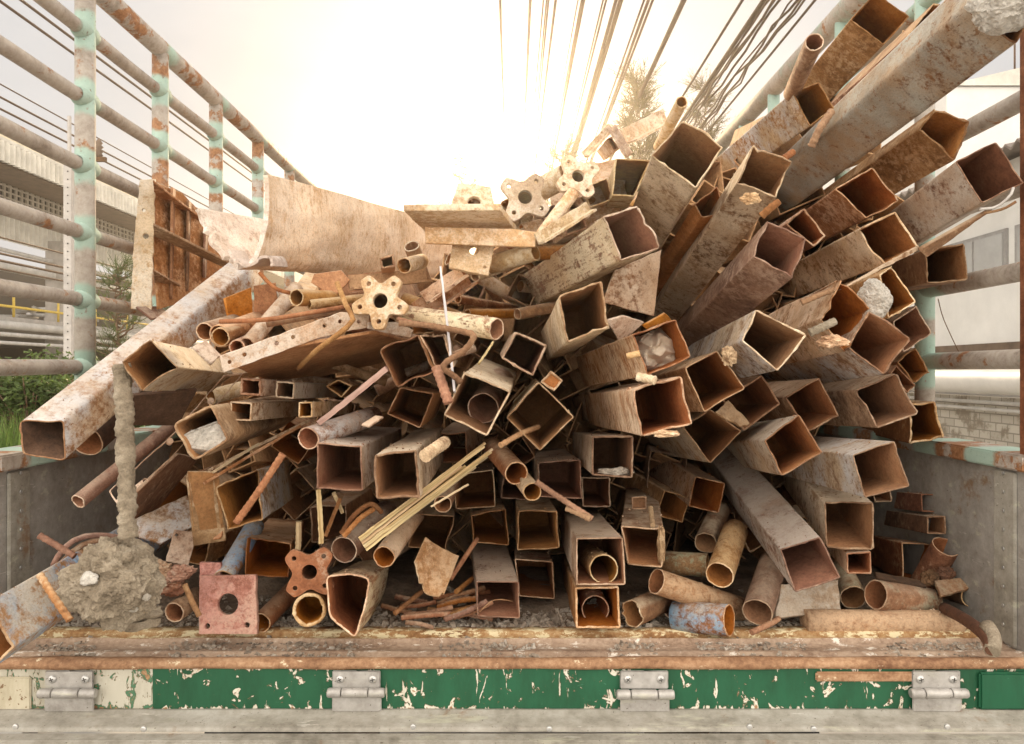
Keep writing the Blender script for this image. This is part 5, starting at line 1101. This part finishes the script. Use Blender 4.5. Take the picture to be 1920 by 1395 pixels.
# ================================================================ debris on the bed (uncountable)
db = MB()
for i in range(8200):
    q = rnd.random(); u = rnd.uniform(60, 1900)
    y = 1.73+abs(rnd.gauss(0, .10)) if q < .72 else rnd.uniform(1.575, 1.69)
    if q >= .72 and noise.noise(Vector((u*.006, 3, 1))) < -.05: continue
    x = (u-CX)/F*y
    if abs(x) > 1.09: continue
    s = rnd.uniform(.0016, .005)*(2.1 if rnd.random() < .1 else 1)*(1 if q < .72 else .7); z = ZF+(0 if q < .72 else -.006)+.012*max(0, noise.noise(Vector((x*7, y*9, 0)))+.2)*(q < .72)
    Mx = Matrix.Translation((x, y, z+s*.3)) @ Matrix.Rotation(rnd.uniform(0, 6.28), 4, Vector((rnd.gauss(0, 1), rnd.gauss(0, 1), rnd.gauss(0, 1))).normalized())
    p = [Vector((rnd.uniform(.6, 1)*sx*s*1.3, rnd.uniform(.6, 1)*sy*s, rnd.uniform(.5, 1)*sz*s*.6)) for sx in (-1, 1) for sy in (-1, 1) for sz in (-1, 1)]
    db.add([Mx @ k for k in p], [(0, 1, 3, 2), (4, 6, 7, 5), (0, 4, 5, 1), (2, 3, 7, 6), (0, 2, 6, 4), (1, 5, 7, 3)])
n = 160; vs = []; fs = []; ny = 14
for i in range(n+1):
    for j in range(ny+1):
        x = -1.09+2.18*i/n; y = 1.742+.5*j/ny
        vs.append((x, y, ZF+.001+.02*min(1, j/3)*max(0, .35+noise.noise(Vector((x*6, y*6, 0)))+.5*noise.noise(Vector((x*17, y*17, 2))))))
for i in range(n):
    for j in range(ny): fs.append((i*(ny+1)+j, (i+1)*(ny+1)+j, (i+1)*(ny+1)+j+1, i*(ny+1)+j+1))
db.add(vs, fs, 1, True)
tag(db.build('bed_debris', [MT['gravel'], MT['dirt']]), 'gravel, grit and rust flakes scattered over the truck bed', 'debris', kind='stuff')
# ================================================================ the buried mass of scrap that only shows as dark shapes in the gaps
SIL = [(300,640),(420,560),(480,530),(820,500),(870,430),(1000,410),(1080,370),(1150,310),(1300,260),(1500,160),(1690,120),(1700,900)]
def silh(u):
    for (a, va), (b_, vb) in zip(SIL, SIL[1:]):
        if a <= u <= b_: return va+(vb-va)*(u-a)/(b_-a)
    return 900
def inq(q, x, y):
    sg = 0
    for i in range(len(q)):
        (x0, y0), (x1, y1) = q[i], q[(i+1) % len(q)]; c = (x1-x0)*(y-y0)-(y1-y0)*(x-x0)
        if abs(c) < 1e-6: continue
        if sg == 0: sg = 1 if c > 0 else -1
        elif (c > 0) != (sg > 0): return False
    return True
front = [list(q) for q in QUADS]; cnt = 0
for i in range(900):
    if cnt >= 54: break
    u = rnd.uniform(330, 1640); v_ = rnd.uniform(silh(u)+70, 1100); Y = rnd.uniform(1.98, 2.25); s = rnd.uniform(30, 40)*rnd.choice((1, 1, .75)); a0 = rnd.uniform(0, 1.57)
    if (u < 640 and v_ < 720) or (u > 1140 and v_ < 700) or (ZF+.07-CAM.z) > -(v_-CY)/F*Y: continue
    q = [(u+s*1.41*math.cos(a0+k*1.5708), v_+s*1.41*math.sin(a0+k*1.5708)) for k in range(4)]
    pts = q+[(u, v_)]+[((q[k][0]+q[k-1][0])/2, (q[k][1]+q[k-1][1])/2) for k in range(4)]
    if any(inq(f, *p) for f in front for p in pts) or any(inq(q, *p) for f in front for p in f): continue
    front.append(q); cnt += 1
    tube('rusty square tube end sunk deep in a gap between the front tubes', q, (1000+rnd.gauss(0, 120), 720+rnd.gauss(0, 80)), Y, .8, rnd.choice(('rust', 'orange', 'brown', 'pale', 'rust')), .004, .005, rim='rust', group='tube ends sunk in the gaps of the heap')
for i in range(26):
    u = rnd.uniform(470, 1150); v_ = rnd.uniform(silh(u)+30, silh(u)+200); Y = rnd.uniform(1.82, 2.15); a0 = rnd.gauss(0, .5); l = rnd.uniform(50, 110)
    pipe('thin rusty pipe lying among the small scrap under the top of the heap', (u-l*math.cos(a0), v_-l*math.sin(a0)), Y, (u+l*math.cos(a0), v_+l*math.sin(a0)), Y+rnd.uniform(.05, .3), rnd.uniform(8, 15), rnd.choice(('rust', 'orange', 'tan', 'brown')), n=18)
bu = MB()
for i in range(330):
    u = rnd.uniform(330, 1680); v_ = rnd.uniform(silh(u)+60, 1130); Y = rnd.uniform(2.3, 2.7)
    P = at(u, v_, Y)
    if P.z < ZF+.06: P.z = ZF+.06
    d = (ray(1000, 700)+Vector((rnd.gauss(0, .25), 0, rnd.gauss(0, .15)))).normalized(); M = frame(d); M.translation = P; s = rnd.uniform(.04, .085)
    Mr = M @ Matrix.Rotation(rnd.uniform(0, 1.57), 4, 'Z'); h = s; w = .004
    for a, c in (((-h, -h, 0), (h, -h+w, 1.1)), ((-h, h-w, 0), (h, h, 1.1)), ((-h, -h+w, 0), (-h+w, h-w, 1.1)), ((h-w, -h+w, 0), (h, h-w, 1.1)), ((-h, -h, .3), (h, h, .304))): bu.box(a, c, 0, Mr)
tag(bu.build('buried_scrap', MT['orange']), 'dark buried mass of scrap tubes deep inside the heap', 'scrap', kind='stuff')  # orange rust here also stands in for the warm glow in the gaps
# ================================================================ hazy glowing air
b = MB(); b.box((-24, -6, -1), (16, 48, 9))
hz = b.build('haze', [])
hm = bpy.data.materials.new('pale_haze'); hm.use_nodes = True; ht = hm.node_tree; ht.nodes.clear()
ho = ht.nodes.new('ShaderNodeOutputMaterial'); hv = ht.nodes.new('ShaderNodeVolumePrincipled'); ht.links.new(hv.outputs[0], ho.inputs['Volume'])
hv.inputs['Color'].default_value = (.97, .91, .83, 1); hv.inputs['Density'].default_value = .005; hv.inputs['Anisotropy'].default_value = .86
hz.data.materials.append(hm); tag(hz, 'thin warm haze in the air round the truck and the yard', 'haze', kind='stuff')
